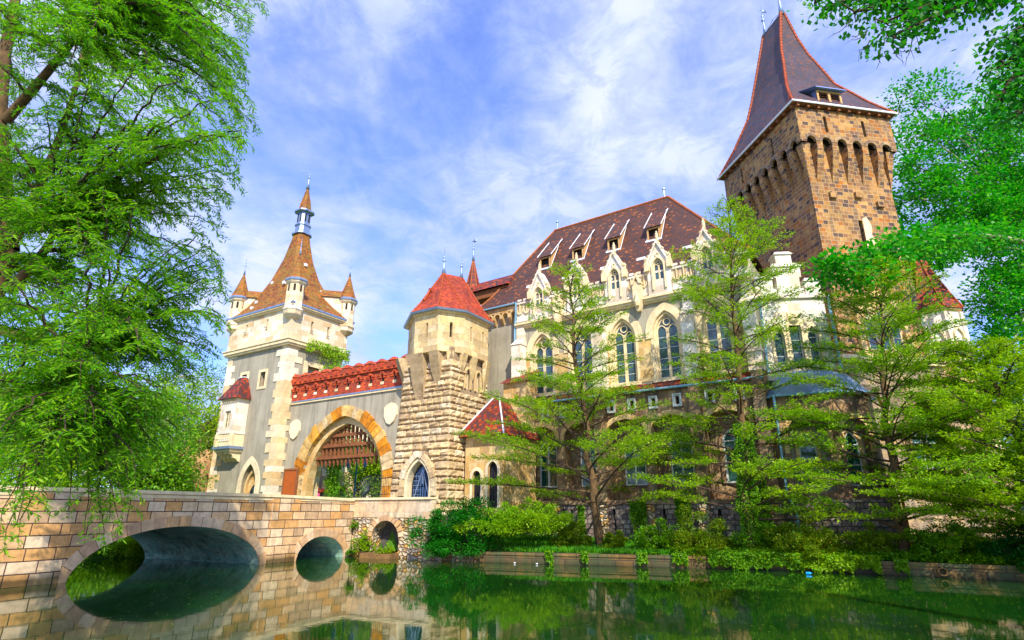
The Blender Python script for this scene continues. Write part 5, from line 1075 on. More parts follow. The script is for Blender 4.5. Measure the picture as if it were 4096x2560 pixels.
def clump_tree(root, base, centre, rad, leafmat, nclump=60, per=320, seed=1, trunk_r=.35, bark=None, ln=.22, wd=.13, limbs=9, cr=(1.0, 1.9), hole=.0, shell=.45, flat=.7):
    """broad leafy tree: limbs reach leaf clumps spread through an uneven crown"""
    rng = np.random.default_rng(seed); sk = Sk(); base, centre, rad = (np.array(q, float) for q in (base, centre, rad)); C_ = []
    while len(C_) < nclump:
        v = rng.normal(0, 1, 3); v /= np.linalg.norm(v); r_ = rng.uniform(shell, 1.0) ** .8; w_ = 1 + .22 * math.sin(3.1 * v[0] + seed) + .18 * math.sin(4.3 * v[1] + 2 * seed) + .12 * math.sin(6 * v[2]); C_.append(centre + v * rad * r_ * w_)
    C_ = np.array(C_); fork = base + (centre - base) * .45; sk.path(list(bez(base - (0, 0, .5), base + (fork - base) * .5 + rng.normal(0, .2, 3), fork, 6)), trunk_r, trunk_r * .6)
    hubs = [centre + (C_[rng.integers(len(C_))] - centre) * .55 for _ in range(limbs)]
    for h_ in hubs: sk.path(list(bez(fork, fork + (h_ - fork) * .5 + np.array([0, 0, .12]) * rad[2] + rng.normal(0, .3, 3), h_, 7)), trunk_r * .45, .07)
    P, D = [], []
    for c in C_:
        h_ = min(hubs, key=lambda q: np.linalg.norm(q - c)); sk.path(list(bez(h_, (h_ + c) / 2 + rng.normal(0, .3, 3), c, 4)), .06, .02)
        r_ = rng.uniform(*cr); k = int(per * (r_ / cr[1]) ** 2); v = rng.normal(0, 1, (k, 3)); v /= np.linalg.norm(v, axis=1)[:, None]; rr = r_ * rng.uniform(.35, 1.0, k)[:, None] ** .6
        p = c + v * rr * (1, 1, flat) * (1 + .35 * np.sin(v[:, :1] * 5 + c[0]) * np.cos(v[:, 1:2] * 4 + c[1])); P.append(p); D.append(v + (0, 0, -.15))
        for q in range(5): e = p[rng.integers(k)]; sk.path([c, (c + e) / 2 + rng.normal(0, .06, 3), e], .018, .006)
    off = base; A, B, ra, rb = np.array(sk.A) - off, np.array(sk.B) - off, np.array(sk.ra), np.array(sk.rb); big = ra > .05
    segs('trunk', A[big], B[big], ra[big], rb[big], bark or M['bark'], root, 8); segs('branches', A[~big], B[~big], ra[~big], rb[~big], M['bark_dark'], root, 3)
    return leaves('crown', np.concatenate(P) - off, np.concatenate(D), ln, wd, leafmat, root, .7, rng, .6)

LM_lime = leaf_mat('lime leaves', [(.19, .34, .010), (.34, .50, .014), (.50, .64, .03), (.24, .41, .012)], .45, .5)
LM_lime2 = leaf_mat('deeper lime leaves', [(.16, .31, .012), (.29, .46, .014), (.42, .58, .03), (.20, .38, .012)], .42, .4)
LM_cyp = leaf_mat('feathery cypress leaves', [(.11, .26, .010), (.23, .42, .012), (.38, .55, .02), (.10, .31, .03)], .5, .35, (1.1, 1.4, .6))
LM_mid = leaf_mat('mid green leaves', [(.09, .23, .010), (.18, .35, .014), (.31, .48, .02)], .38, .25)
LM_teal = leaf_mat('bluish green leaves', [(.02, .18, .03), (.06, .32, .025), (.24, .52, .015), (.02, .24, .05), (.14, .42, .015)], .4, .22, (.8, 1.4, .9))
LM_dark = leaf_mat('dark green leaves', [(.010, .07, .012), (.02, .12, .018), (.035, .17, .02)], .25, .8)
LM_maple = leaf_mat('maple leaves', [(.03, .17, .010), (.06, .26, .012), (.12, .38, .02)], .45, .8)
LM_dark2 = leaf_mat('deep green ivy leaves', [(.02, .12, .010), (.04, .20, .012), (.08, .29, .015)], .3, .7)
LM_yel = leaf_mat('yellow green shrub leaves', [(.16, .26, .015), (.28, .34, .02), (.10, .24, .02), (.34, .32, .03)], .35, .9)
LM_grass = leaf_mat('grass blades', [(.06, .20, .012), (.12, .32, .02), (.18, .40, .02)], .3, .6)

# ------------------------------------------------------------- slender tiered trees in front of the hall
def prof(*ab): return lambda t_: float(np.interp(t_, [p[0] for p in ab], [p[1] for p in ab]))
b1 = Vector((4.95, 34.3, .6)); r_ = tree_root('tiered_tree', b1, 'slender tiered lime green tree left of centre, in front of the hall windows', 'tree', 'tiered trees in front of the hall')
layered_tree(r_, b1, at(566, 262, 34.6), 1, LM_lime, 74, .12, 11, dens=1.35, per=7, prof=prof((0, 7.5), (.2, 8.6), (.33, 7.2), (.42, 4.8), (.6, 4.4), (.8, 2.9), (1, .6)), bare=.33, r0=.27)
b2 = Vector((11.9, 30.6, .6)); r_ = tree_root('tiered_tree', b2, 'tallest tiered lime green tree with ivy clad trunk, before the right end of the hall', 'tree', 'tiered trees in front of the hall')
layered_tree(r_, b2, at(727, 200, 31.2), 1, LM_lime, 84, .08, 23, dens=1.35, per=7, prof=prof((0, 6.2), (.2, 6.4), (.35, 4.6), (.5, 4.2), (.7, 4.4), (.88, 2.4), (1, .5)), bare=.34, r0=.25)
b3 = Vector((17.9, 28.2, .6)); r_ = tree_root('tiered_tree', b3, 'dark forked tiered tree on the grass strip in front of the great tower', 'tree', 'tiered trees in front of the hall')
layered_tree(r_, b3, at(884, 268, 28.6), 1, LM_lime2, 84, .07, 37, dens=1.35, per=7, prof=prof((0, 6.4), (.2, 7.2), (.4, 5.6), (.7, 4.6), (.9, 2.4), (1, .6)), bare=.3, r0=.26, lean=(-.5, 0, 0))
b4 = Vector((22.5, 25.5, .6)); r_ = tree_root('tiered_tree', b4, 'bright low spreading tree at the right edge above the pond', 'tree', 'tiered trees in front of the hall')
layered_tree(r_, b4, at(985, 350, 25.8), 1, LM_lime, 80, .05, 41, dens=1.5, per=8, prof=prof((0, 6.8), (.3, 7.0), (.7, 4.8), (1, 1)), bare=.15, r0=.3)
# ------------------------------------------------------------- weeping cypress at the left
def cypress(root, base, trunkpts, limbs, tips, seed):
    rng = np.random.default_rng(seed); sk = Sk(); tp = [np.array(p, float) for p in trunkpts]
    sk.path(tp, .42, .08)
    allp = list(tp)
    for lb in limbs: q = bez(*[np.array(p, float) for p in lb], 10); sk.path(list(q), .16, .05); allp += list(q[2:])
    allp = np.array(allp)
    for (tx, ty, Yd, sag) in tips:
        e = np.array(at(tx, ty, Yd)); src = allp[(allp[:, 2] < e[2] + 4.5) & (allp[:, 2] > e[2] - 3.0)] if True else allp
        if len(src) == 0: src = allp
        dd = np.linalg.norm(src - e, axis=1); s_ = src[np.argsort(dd)[min(len(dd) - 1, rng.integers(0, 3))]]
        Lb_ = np.linalg.norm(e - s_); c = s_ + (e - s_) * .5 + np.array([0, 0, sag * Lb_]); n = max(8, int(Lb_ / .3)); pts = bez(s_, c, e, n); pts[1:-1] += rng.normal(0, .04, (n - 1, 3)); sk.path(list(pts), .03 + .006 * Lb_, .010)
        i = int(n * .12); 
        while i < n:
            f = i / n; dr = unit(pts[i + 1] - pts[i])
            for sd in (-1, 1):
                az = rng.normal(sd * 1.0, .35); ca, sa = math.cos(az), math.sin(az); hd = unit(np.array([dr[0] * ca - dr[1] * sa, dr[0] * sa + dr[1] * ca, 0]))
                ls = rng.uniform(.5, 1.25) * (1.0 - .35 * f); mid = pts[i] + hd * ls * .5 + np.array([0, 0, .03 - .08 * ls]); tip = pts[i] + hd * ls * .85 + np.array([0, 0, -.48 * ls]); q = bez(pts[i], mid, tip, 4); sk.path(list(q), .009, .004)
                na = int(ls / .045)
                for a in range(na):
                    g = .12 + .88 * a / na; k = min(3, int(g * 4)); p = q[k] + (q[k + 1] - q[k]) * (g * 4 - k); dq = unit(q[k + 1] - q[k]); sidev = unit(np.cross(dq, (0, 0, 1)) + 1e-6)
                    sk.leaf(p, dq * .55 + sidev * (1 if a % 2 else -1) + np.array([0, 0, -.22]))
            i += 1
        sk.path([e, e + np.array([.1, 0, -.5])], .008, .003)
        for a in range(14): sk.leaf(e + np.array([.1, 0, -.5]) * a / 14, np.array([rng.normal(), rng.normal(), -.6]))
    return finish(sk, root, base, LM_cyp, .16, .036, M['bark'], 2, .03, .5, .25, rng=rng)
cyb = Vector((-17.0, 16.0, .8))
tpts = [(-17.0, 16.0, .3), (-16.3, 15.8, 3.2), (-14.9, 15.4, 6.0), at(-12, 300, 15.2), at(8, 250, 15.2), at(4, 200, 15.1), at(-2, 120, 15), at(4, 55, 15), at(14, 10, 15), at(22, -60, 15.2), at(30, -200, 15.5)]
lims = [(at(10, 290, 15.2), at(60, 240, 14.6), at(52, 225, 14.4)), (at(14, 240, 15.1), at(60, 150, 15.3), at(83, 62, 15.6)), (at(83, 62, 15.6), at(100, 20, 15.7), at(160, -30, 16)), (at(2, 330, 15), at(60, 350, 14.5), at(110, 330, 14)), (at(6, 120, 15), at(60, 60, 14), at(120, -20, 13.5)), (at(0, 400, 14.5), at(40, 400, 14), at(80, 390, 13.6))]
rg = np.random.default_rng(5); tips = []
edge = [(-60, 262), (0, 258), (40, 246), (90, 254), (125, 258), (150, 238), (190, 226), (235, 212), (270, 222), (300, 226), (340, 218), (375, 206), (410, 190), (440, 170), (470, 140), (500, 110)]
for y in np.arange(-60, 470, 10):
    xe = np.interp(y, [p[0] for p in edge], [p[1] for p in edge]); tips.append((xe - 4 + rg.normal(0, 6), y + rg.normal(0, 5), rg.uniform(13.5, 17), .20))
    for k in range(5): tips.append((rg.uniform(-25, xe - 12), y + rg.normal(0, 8), rg.uniform(10.5, 18.5), .2))
for x, y, Yd in ((122, 505, 13.0), (100, 515, 13.0), (85, 520, 13.6), (110, 500, 13.4), (70, 495, 13.6), (128, 480, 13.2), (98, 478, 13.0), (15, 500, 11.8), (2, 510, 11.5), (24, 470, 12), (40, 460, 12.5), (118, 518, 13.2), (104, 530, 13.4), (92, 500, 13.8), (112, 488, 12.8), (78, 470, 14), (20, 520, 11.5), (6, 530, 11.2), (30, 490, 12), (12, 470, 12.4), (50, 455, 13), (150, 455, 14.5), (170, 440, 15), (130, 440, 14), (190, 420, 15.5), (60, 430, 13), (0, 440, 12), (95, 455, 13), (125, 470, 13.5)): tips.append((x, y, Yd, .28))
r_ = tree_root('weeping_cypress', cyb, 'huge weeping cypress with feathery drooping branches filling the left edge', 'tree')
cypress(r_, cyb, tpts, lims, tips, 5)

# ------------------------------------------------------------- big tree at the right and overhanging maple boughs
br_ = Vector((42, 44, 1)); r_ = tree_root('plane_tree', br_, 'large bluish green tree with pale limbs at the right edge, beside the great tower', 'tree')
rngR = np.random.default_rng(77)
def target_tree(root, base, fork, tips, leafmat, seed, bark, r0=.45, ln=.2, wd=.12, cr=.95, per=150, twigs=6, fall=-.1, sag=.12, lr=.16):
    """tree whose limbs end at given places, each carrying a spray of leaf clumps"""
    rng = np.random.default_rng(seed); sk = Sk(); base, fork = np.array(base, float), np.array(fork, float); P, D = [], []
    sk.path(list(bez(base - (0, 0, .5), (base + fork) / 2 + rng.normal(0, .2, 3), fork, 7)), r0, r0 * .55)
    for t_ in tips:
        e = np.array(at(*t_[:3])); Lb_ = np.linalg.norm(e - fork); pts = bez(fork, (fork + e) / 2 + np.array([0, 0, sag * Lb_]), e, 10); sk.path(list(pts), lr, .03)
        for i in range(4, 11):
            for k in range(twigs if i > 6 else 3):
                v = unit(rng.normal(0, 1, 3) * (1, 1, .6) + unit(e - fork) * .5 + np.array([0, 0, fall])); ls = rng.uniform(.5, 1.7) * cr * (t_[3] if len(t_) > 3 else 1); q = pts[i] + v * ls; sk.path([pts[i], (pts[i] + q) / 2 + rng.normal(0, .06, 3), q], .022, .007)
                n = int(per * rng.uniform(.4, 1)); w_ = rng.normal(0, 1, (n, 3)) * (.34, .34, .2) * cr; P.append(q + w_); D.append(w_ * 2 + v * .6 + (0, 0, fall * 2))
    off = base; A, B, ra, rb = np.array(sk.A) - off, np.array(sk.B) - off, np.array(sk.ra), np.array(sk.rb); big = ra > .05
    segs('trunk', A[big], B[big], ra[big], rb[big], bark, root, 8); segs('branches', A[~big], B[~big], ra[~big], rb[~big], M['bark_dark'], root, 3)
    return leaves('crown', np.concatenate(P) - off, np.concatenate(D), ln, wd, leafmat, root, .6, rng, .6)
tipsR = [(x, y, Yd, s) for x, y, Yd, s in ((912, 95, 44, 1.3), (925, 135, 42, 1.43), (912, 165, 41, 1.17), (945, 110, 43, 1.56), (975, 130, 44, 1.56), (1000, 100, 43, 1.56), (903, 195, 41, 1.04), (925, 185, 42, 1.56), (965, 185, 43, 1.56), (1005, 160, 44, 1.69), (1015, 210, 43, 1.69), (945, 225, 42, 1.56), (985, 235, 42, 1.56), (905, 258, 39, 1.04), (862, 264, 27, 0.55), (835, 270, 27, 0.45), (1010, 270, 41, 1.43), (1015, 330, 41, 1.43), (985, 300, 40, 0.91), (1000, 375, 39, 1.3), (1018, 400, 38, 1.43), (1024, 60, 44, 1.43), (1050, 120, 44, 1.69), (1060, 200, 43, 1.82), (1050, 300, 42, 1.69))]
target_tree(r_, br_, at(1070, 260, 43), tipsR, LM_teal, 78, M['bark_pale'], .55, .30, .20, 1.3, 110, 6)
ob = Vector((13.5, 9.5, .5)); r_ = tree_root('maple_tree', ob, 'near maple whose dark leafy boughs hang into the top right corner', 'tree')
tipsO = [(855, 12, 9.5, .5), (885, 22, 9.2, .55), (905, 10, 9.5, .5), (835, 4, 9.8, .4), (815, 0, 10, .35), (893, 36, 9.0, .25), (930, 0, 9.6, .4), (870, -8, 9.6, .6), (905, -15, 9.5, .6), (975, -5, 9.4, .4), (1010, 40, 8.6, .5), (1020, 75, 8.4, .5), (1000, 95, 8.4, .35), (1022, 110, 8.4, .45), (1040, 60, 8.4, .6), (1035, 100, 8.2, .5), (1005, 65, 8.6, .35)]
target_tree(r_, ob, at(1120, -60, 9.2), tipsO, LM_maple, 90, M['bark_dark'], .35, .12, .10, .6, 24, 5, -.35, .02, .07)
rngT = np.random.default_rng(3); sk = Sk()      # its bare drooping twigs
for (xa, ya, xb, yb) in ((850, 20, 833, 34), (880, 45, 878, 66), (893, 48, 899, 58), (868, 30, 852, 40), (862, 30, 852, 36), (915, 30, 920, 52), (930, 8, 955, 22), (905, 50, 897, 48), (1010, 70, 978, 82), (1005, 60, 985, 72), (960, -5, 955, 18), (1000, -10, 985, 8), (870, 40, 858, 50), (912, 40, 906, 58)):
    a, b = np.array(at(xa, ya, 9.2)), np.array(at(xb, yb, 9.2)); c = (a + b) / 2 + np.array([0, 0, -.14]); q = bez(a, c, b, 8); sk.path(list(q), .010, .005)
    for k in (3, 5, 7): e = q[k] + rngT.normal(0, .09, 3) + (0, 0, -.06); sk.path([q[k], e], .006, .003)
segs('bare_twigs', np.array(sk.A) - np.array(ob), np.array(sk.B) - np.array(ob), np.array(sk.ra), np.array(sk.rb), M['bark_dark'], r_, 4)

# ------------------------------------------------------------- woodland behind the bridge and through the gate
bgt = [((-30, 39.5, 1.0), 4.6, (3.6, 3, 4.4), 'leafy tree on the far bank right behind the left part of the parapet', LM_lime), ((-25.5, 43, 1.5), 4.4, (3.2, 2.6, 4.0), 'leafy tree on the far bank between parapet and rock', LM_mid), ((-52, 44, 1.5), 8, (6, 5, 8), 'tree at the very left edge behind the bridge parapet', LM_mid), ((-41, 41.5, 1.5), 5.5, (4, 3, 4.5), 'low tree just behind the left end of the parapet', LM_lime), ((-44, 47, 2), 9.0, (7, 5, 7.5), 'broad tree at the far left, seen under the cypress boughs', LM_mid), ((-33, 46, 2), 8.0, (5.5, 4, 6.5), 'rounded tree rising behind the left part of the bridge', LM_mid), ((-31.5, 56, 2.2), 9.5, (4.8, 5, 7.5), 'tall tree directly left of the gate tower', LM_lime), ((-37, 62, 2.2), 13, (8, 6, 9), 'highest background tree behind the bridge, left of the gate tower', LM_mid), ((-52, 60, 2), 12, (9, 6, 10), 'background tree behind the broad far left tree', LM_mid),
       ((-29.2, 49.5, 1.8), 4.2, (2.6, 2.2, 3.2), 'small bright tree with pale bent stem beside the brown rock', LM_lime)]
for k, (b, zc, rd, lab, lm) in enumerate(bgt):
    r_ = tree_root('park_tree', b, lab, 'tree', 'trees behind the bridge'); clump_tree(r_, b, (b[0], b[1], zc), rd, lm, 75 if rd[0] > 3 else 34, 330, 100 + k, .3, M['bark_pale'], .24, .15, 9, (1.0, 1.8) if rd[0] > 3 else (.6, 1.0), shell=.3)
gtr = [((-20.5, 62, 2.3), 7.5, (3.4, 3, 5.5), 'ivy green tree seen through the left half of the gate arch', LM_mid), ((-15.5, 60, 2.3), 7.0, (3.4, 3, 4.2), 'dark tree seen through the right half of the gate arch', LM_mid), ((-24, 75, 2.3), 9, (7, 4, 7), 'farthest tree seen through the gate arch', LM_mid), ((-12.5, 57, 2.3), 5.5, (2.8, 2, 3.4), 'low bright tree behind the iron fan gate', LM_lime)]
for k, (b, zc, rd, lab, lm) in enumerate(gtr):
    r_ = tree_root('courtyard_tree', b, lab, 'tree', 'trees through the gate'); clump_tree(r_, b, (b[0], b[1], zc), rd, lm, 50, 260, 130 + k, .25, M['bark'], .24, .15, 7, (.9, 1.5), shell=.2)
for k, (b, zc, rd, lab) in enumerate([((44, 33, 1), 9, (8, 5, 8.5), 'broad dark green tree low at the right edge'), ((36, 44, 1.2), 7, (5, 4, 6), 'tree behind the corner turret near the right edge')]):
    r_ = tree_root('park_tree', b, lab, 'tree', 'trees at the right edge'); clump_tree(r_, b, (b[0], b[1], zc), rd, LM_mid, 70, 300, 150 + k, .35, M['bark'], .24, .15)

# ------------------------------------------------------------- shrubs, ivy, grass
def bush(name, base, rad, lm, n, seed, label, group=None, ln=.12, wd=.075, cat='shrub', arms=9):
    rng = np.random.default_rng(seed); base = np.array(base, float); rad = np.array(rad, float); r_ = tree_root(name, base, label, cat, group); P, D = [], []
    sk = Sk(); K_ = int(34 + rad[0] * 24)
    for k in range(K_):
        v = rng.normal(0, 1, 3); v[2] = abs(v[2]); v /= np.linalg.norm(v); c = v * rad * rng.uniform(.3, 1.12) * (1, 1, rng.uniform(.6, 1.05)); sk.path(list(bez((0, 0, -.1), c * .5 + (0, 0, .1), c, 4)), .025, .008)
        m_ = n // K_; w_ = rng.normal(0, 1, (m_, 3)); w_ /= np.linalg.norm(w_, axis=1)[:, None]; s_ = rad.mean() * rng.uniform(.10, .27); P.append(c + w_ * s_ * rng.uniform(.4, 1, (m_, 1)) * (1.15, 1.15, .8)); D.append(w_ + v * .5)
    segs('stem', np.array(sk.A), np.array(sk.B), np.array(sk.ra), np.array(sk.rb), M['bark_dark'], r_, 4)
    P = np.concatenate(P); keep = P[:, 2] + base[2] > .02; leaves('foliage', P[keep], np.concatenate(D)[keep], ln, wd, lm, r_, .7, rng, .5); return r_
def gp(x, y, z=.6):   # ground point seen at a photo position
    d = at(x, y, 1) - Vector((0, 0, 2.6)); t_ = (z - 2.6) / d.z; return Vector((0, 0, 2.6)) + d * t_
bush('overhanging_shrub', (-3.0, 34.5, .5), (2.5, 1.3, 3.1), LM_dark2, 34000, 201, 'large dark green shrub spilling over the quay wall beside the rubble arch', cat='shrub')
bush('drooping_shrub', (.4, 33.4, 1.7), (2.9, 1.3, 1.6), LM_lime2, 15000, 203, 'bright shrub with arching twigs right of the dark overhanging shrub', ln=.12)
bush('climbing_shrub', (1.5, 36.5, 1.6), (2.2, 1.2, 1.5), LM_mid, 8000, 205, 'mid green shrub against the foot of the annex')
for k, (x, dy, rx, rz, lm, lab) in enumerate([(3.2, 2.2, .9, 1.25, LM_yel, 'small yellowish bush left of the first tree trunk'), (5.5, 1.6, .55, .8, LM_yel, 'tiny yellow green bush right at the foot of the first tree'), (7.7, 1.6, 1.2, 1.2, LM_mid, 'loose green bush right of the first tree trunk'), (9.6, 1.3, 1.4, 1.4, LM_yel, 'wide yellow tinged bush between the first and second trees'),
        (12.6, 1.9, 1.3, 1.3, LM_mid, 'green bush behind the ivy curtain on the bank'), (14.0, 1.3, 1.7, 1.35, LM_yel, 'broad golden green bush right of the second tree'), (16.4, 1.5, 1.0, 1.1, LM_yel, 'small golden bush left of the forked tree'), (19.2, 1.6, 1.5, 1.4, LM_mid, 'green bush right of the forked tree trunk'), (21.8, 1.2, 1.8, 1.5, LM_dark, 'dark bush overhanging the water near the right edge'), (24.0, 1.0, 1.8, 1.6, LM_dark, 'last dark bush at the right edge of the bank')]):
    y = float(shore_y(x)) + dy; bush('bank_bush', (x, y, .5), (rx * 1.15, rx * .9, rz * 1.55), lm, int(9000 * rx + 2500), 210 + k, lab, 'bushes along the bank', .11, .07)
def ivy(name, F, u0, u1, z0, z1, n, seed, label, lm=None, ragged=.5, par=None, ln=.11, thick=.10, cat='ivy', hang=True, shape=None):
    """ivy leaves over a wall area given by its frame"""
    rng = np.random.default_rng(seed); u = rng.uniform(u0, u1, n); f = rng.uniform(0, 1, n)
    lim = .5 + .25 * np.sin(u * 2.1 + seed) + .15 * np.sin(u * 5.3 + 1) + .18 * np.sin(u * 13.1 + seed) + .12 * np.sin(u * 29 + 2); lim = 1 - ragged * np.clip(lim, 0, 1.1)
    z = z1 - (z1 - z0) * f * lim if hang else z0 + (z1 - z0) * f * lim
    if shape: k = shape(u, z, rng); u, z = u[k], z[k]
    y = -rng.uniform(.0, 1, len(u)) ** 1.5 * thick * (1 + .6 * np.sin(u * 3.3) * np.sin(z * 6 + u) + .5 * rng.random(len(u))); Fm = np.array(F); P = (Fm[:3, :3] @ np.stack([u, y, z])).T + Fm[:3, 3]
    nrm = Fm[:3, :3] @ np.array([0, -1, 0]); D = np.repeat((nrm * .5 + np.array([0, 0, -.8]))[None], len(u), 0); o0 = P.mean(0)
    r_ = leaves(name, P - o0, D, ln, ln * .85, lm or LM_mid, None, .1, rng, .5); r_.location = o0; return tag(r_, label, cat)
CUR = [line_frame(pts[k], pts[k + 1]) for k in range(6)]
ivy('ivy_curtain', CUR[2][0], .6, CUR[2][1] + .1, .0, .80, 15000, 302, 'left length of the dense ivy curtain covering the low bank wall', LM_mid, .45, thick=.20)
ivy('ivy_curtain', CUR[3][0], -.1, CUR[3][1] * .72, .0, .80, 12000, 304, 'right length of the dense ivy curtain covering the low bank wall', LM_lime2, .5, thick=.22)
for k, (sg, u, wd_, lab) in enumerate([(0, 3.7, .4, 'leftmost slim ivy tuft hanging over the low wall'), (0, 5.6, .35, 'slim ivy tuft on the low wall just left of the first tree trunk'), (1, 1.9, .5, 'ivy tuft on the low wall below the gap between the first two trees'), (1, 3.6, .7, 'broad ivy tuft just left of the ivy curtain'), (3, 3.7, .5, 'ivy tuft hanging right of the curtain below the forked tree'), (4, 4.2, .9, 'last ivy tuft on the low wall near the right edge')]):
    ivy('ivy_tuft', CUR[sg][0], u, u + wd_, .02, .70, int(900 * wd_), 310 + k, lab, LM_mid, .4, thick=.14)
HF = Matrix.Translation(Vector((2.7, 41.0, 0))) @ Matrix.Rotation(R(90 - 124), 4, 'Z')
for k, (u0, u1, z0, z1, lab) in enumerate([(2.8, 3.2, .6, 3.0, 'thin ivy column on the base wall right of the first trunk'), (6.3, 7.3, .5, 3.3, 'ragged ivy column hanging down the blackened base wall'), (9.1, 10.0, .5, 3.5, 'thick ivy column below the hall, between the first and second trees'), (12.6, 14.2, .5, 4.5, 'ivy column at the right end of the hall base')]):
    FF = HF @ Matrix.Translation((0, -1.35, 0)); ivy('wall_ivy', FF, u0, u1, z0, z1, 2300, 320 + k, lab, LM_mid, .75, thick=.2)
rngI = np.random.default_rng(9); th = rngI.uniform(0, 2 * math.pi, 5200); zz_ = rngI.uniform(0, 1, 5200) ** .9 * 6.5; tb = np.array(b2); ax2 = (np.array(at(727, 200, 31.2)) - tb); ax2 /= ax2[2]
P = tb + ax2 * zz_[:, None] + np.stack([np.cos(th), np.sin(th), 0 * th], 1) * (.34 + .16 * rngI.random(5200) + .08 * np.sin(zz_ * 3))[:, None]
o_ = leaves('trunk_ivy', P - tb, np.stack([np.cos(th), np.sin(th), -1 + 0 * th], 1), .11, .09, LM_mid, None, .1, rngI, .5); o_.location = tb; tag(o_, 'ivy wrapped round the trunk of the tallest tiered tree', 'ivy')
GF = Matrix.Translation(Vector((*GA, 0))) @ Matrix.Rotation(R(90 - 122), 4, 'Z') @ side(.5)
def shp(u, z, rng): return (z > 16.35 + .25 * np.sin(u * 3)) | ((u > 3.0 + .35 * np.sin(z * 3)) & (rng.random(len(u)) < .55 * np.clip((u - 2.6) / 2, .25, 1)) & (z > 13.2 + .8 * np.sin(u * 4) + (6.2 - u) * .3))
ivy('cornice_ivy', GF, 1.4, 6.4, 12.9, 17.35, 5200, 340, 'bright ivy trailing along the cornice on the right side of the gate tower', LM_lime, .0, hang=True, shape=shp, ln=.16, thick=.25)
WF = Matrix.Translation(Vector((-8.2, 42.2, 0))) @ Matrix.Rotation(R(90 - 122), 4, 'Z')
ivy('jamb_ivy', WF @ Matrix.Translation((0, 1.95, 0)), -9.4, -7.9, 2.6, 8.6, 3000, 341, 'ivy curtain hanging inside the left jamb of the gate arch', LM_mid, .3, ln=.16, thick=.3)
QF = Matrix.Translation(Vector((-10.1, 38.48, 0))) @ Matrix.Rotation(R(90 - 115.1), 4, 'Z')
bush('wall_shrub', tuple(QF @ Vector((1.1, -.15, .4))), (.75, .4, 1.05), LM_lime, 1300, 350, 'light green saplings growing from the rubble wall left of its round opening', ln=.12)
bush('wall_shrub', tuple(QF @ Vector((3.0, -.5, .25))), (.6, .35, .45), LM_lime, 800, 351, 'small light green plant at the foot of the round rubble opening', ln=.11)
bush('wall_shrub', tuple(QF @ Vector((.25, -.1, 1.7))), (.3, .2, .4), LM_mid, 260, 352, 'little plant rooted where bridge and rubble wall meet', ln=.10)
bush('wall_shrub', tuple(QF @ Vector((.3, -.3, .15))), (.35, .25, .3), LM_mid, 300, 353, 'low green tuft at the waterline beside the bridge end', ln=.10)
rng_ = np.random.default_rng(12); n = 60000; xs = rng_.uniform(-1, 27, n); ys = shore_y(xs) + .45 + rng_.uniform(0, 1, n) ** 1.5 * 8; zs = land_h(xs, ys); k = (zs > .2) & (zs < 1.2)
o_ = leaves('grass', np.stack([xs, ys, zs], 1)[k], np.repeat([[0, 0, 1.]], k.sum(), 0), .26, .035, LM_grass, None, 0, rng_, .35); tag(o_, 'fresh green grass on the strip along the low wall', 'grass', kind='stuff')
n = 26000; xs = rng_.uniform(8, 27, n); ys = shore_y(xs) + .1 + rng_.uniform(0, 1, n) ** 1.3 * 2.6; zs = np.maximum(land_h(xs, ys), .5) + rng_.uniform(0, .35, n)
o_ = leaves('ground_cover', np.stack([xs, ys, zs], 1), rng_.normal(0, 1, (n, 3)) * (1, 1, .3) + (0, -.3, 0), .12, .09, LM_mid, None, .8, rng_, .4); tag(o_, 'low leafy ground cover on the bank under the bushes', 'ground cover', kind='stuff')

for k, (x, rx) in enumerate(((-35, 3.2), (-30.5, 2.6), (-26.5, 2.4), (-23, 2.0), (-20, 2.0), (-17, 1.6))):
    y = float(shore_y(x)) + 1.4; bush('far_bank_bush', (x, y, .3), (rx, 1.6, 2.6), (LM_mid, LM_lime)[k % 2], 9000, 400 + k, ('leftmost', 'second from the left', 'third from the left', 'third from the right', 'second from the right', 'rightmost')[k] + ' leafy bush on the far bank seen under the bridge arch', 'bushes on the far bank', .15, .10)
n = 1500; xs = rng_.uniform(-16, 18, n) if 'rng_' in globals() else RNG.uniform(-16, 18, n); ys = RNG.uniform(0, 1, n) ** .7 * 24 + 8; kf = ys < shore_y(xs) - .3
o_ = leaves('floating_leaves', np.stack([xs, ys, 0 * xs + .012], 1)[kf], np.stack([RNG.normal(0, 1, kf.sum()), RNG.normal(0, 1, kf.sum()), 0 * xs[kf]], 1), .07, .045, LM_yel, None, 30, RNG, .0); tag(o_, 'tiny fallen leaves scattered over the green pond', 'fallen leaves', kind='stuff')
# ------------------------------------------------------------- rock with cave mouth, far building, red roof
def rock(name, base, rad, seed, label, cat='rock', mat=None):
    rng = np.random.default_rng(seed); nu, nv = 40, 22; th = np.linspace(0, 2 * math.pi, nu, endpoint=False); ph = np.linspace(-.1, 1, nv) * math.pi / 2; V = []
    for p in ph:
        for t_ in th:
            d = np.array([math.cos(t_) * math.cos(p), math.sin(t_) * math.cos(p), math.sin(p)]); k = 1 + .16 * math.sin(5 * d[0] + seed) * math.cos(4 * d[2] + 1) + .10 * math.sin(11 * d[1] + 7 * d[2]) + .05 * math.sin(23 * d[0] + 19 * d[2]) + rng.normal(0, .012); V.append(d * rad * k)
    F_ = [(j * nu + i, j * nu + (i + 1) % nu, (j + 1) * nu + (i + 1) % nu, (j + 1) * nu + i) for j in range(nv - 1) for i in range(nu)]
    o = np_mesh(name, np.array(V), np.array(F_), mat or M['rock'], None, True); o.location = base; return tag(o, label, cat)
rock('rock_outcrop', (-29.2, 53.5, 1.2), (3.0, 2.2, 6.6), 4, 'brown rocky outcrop against the left side of the gate tower')
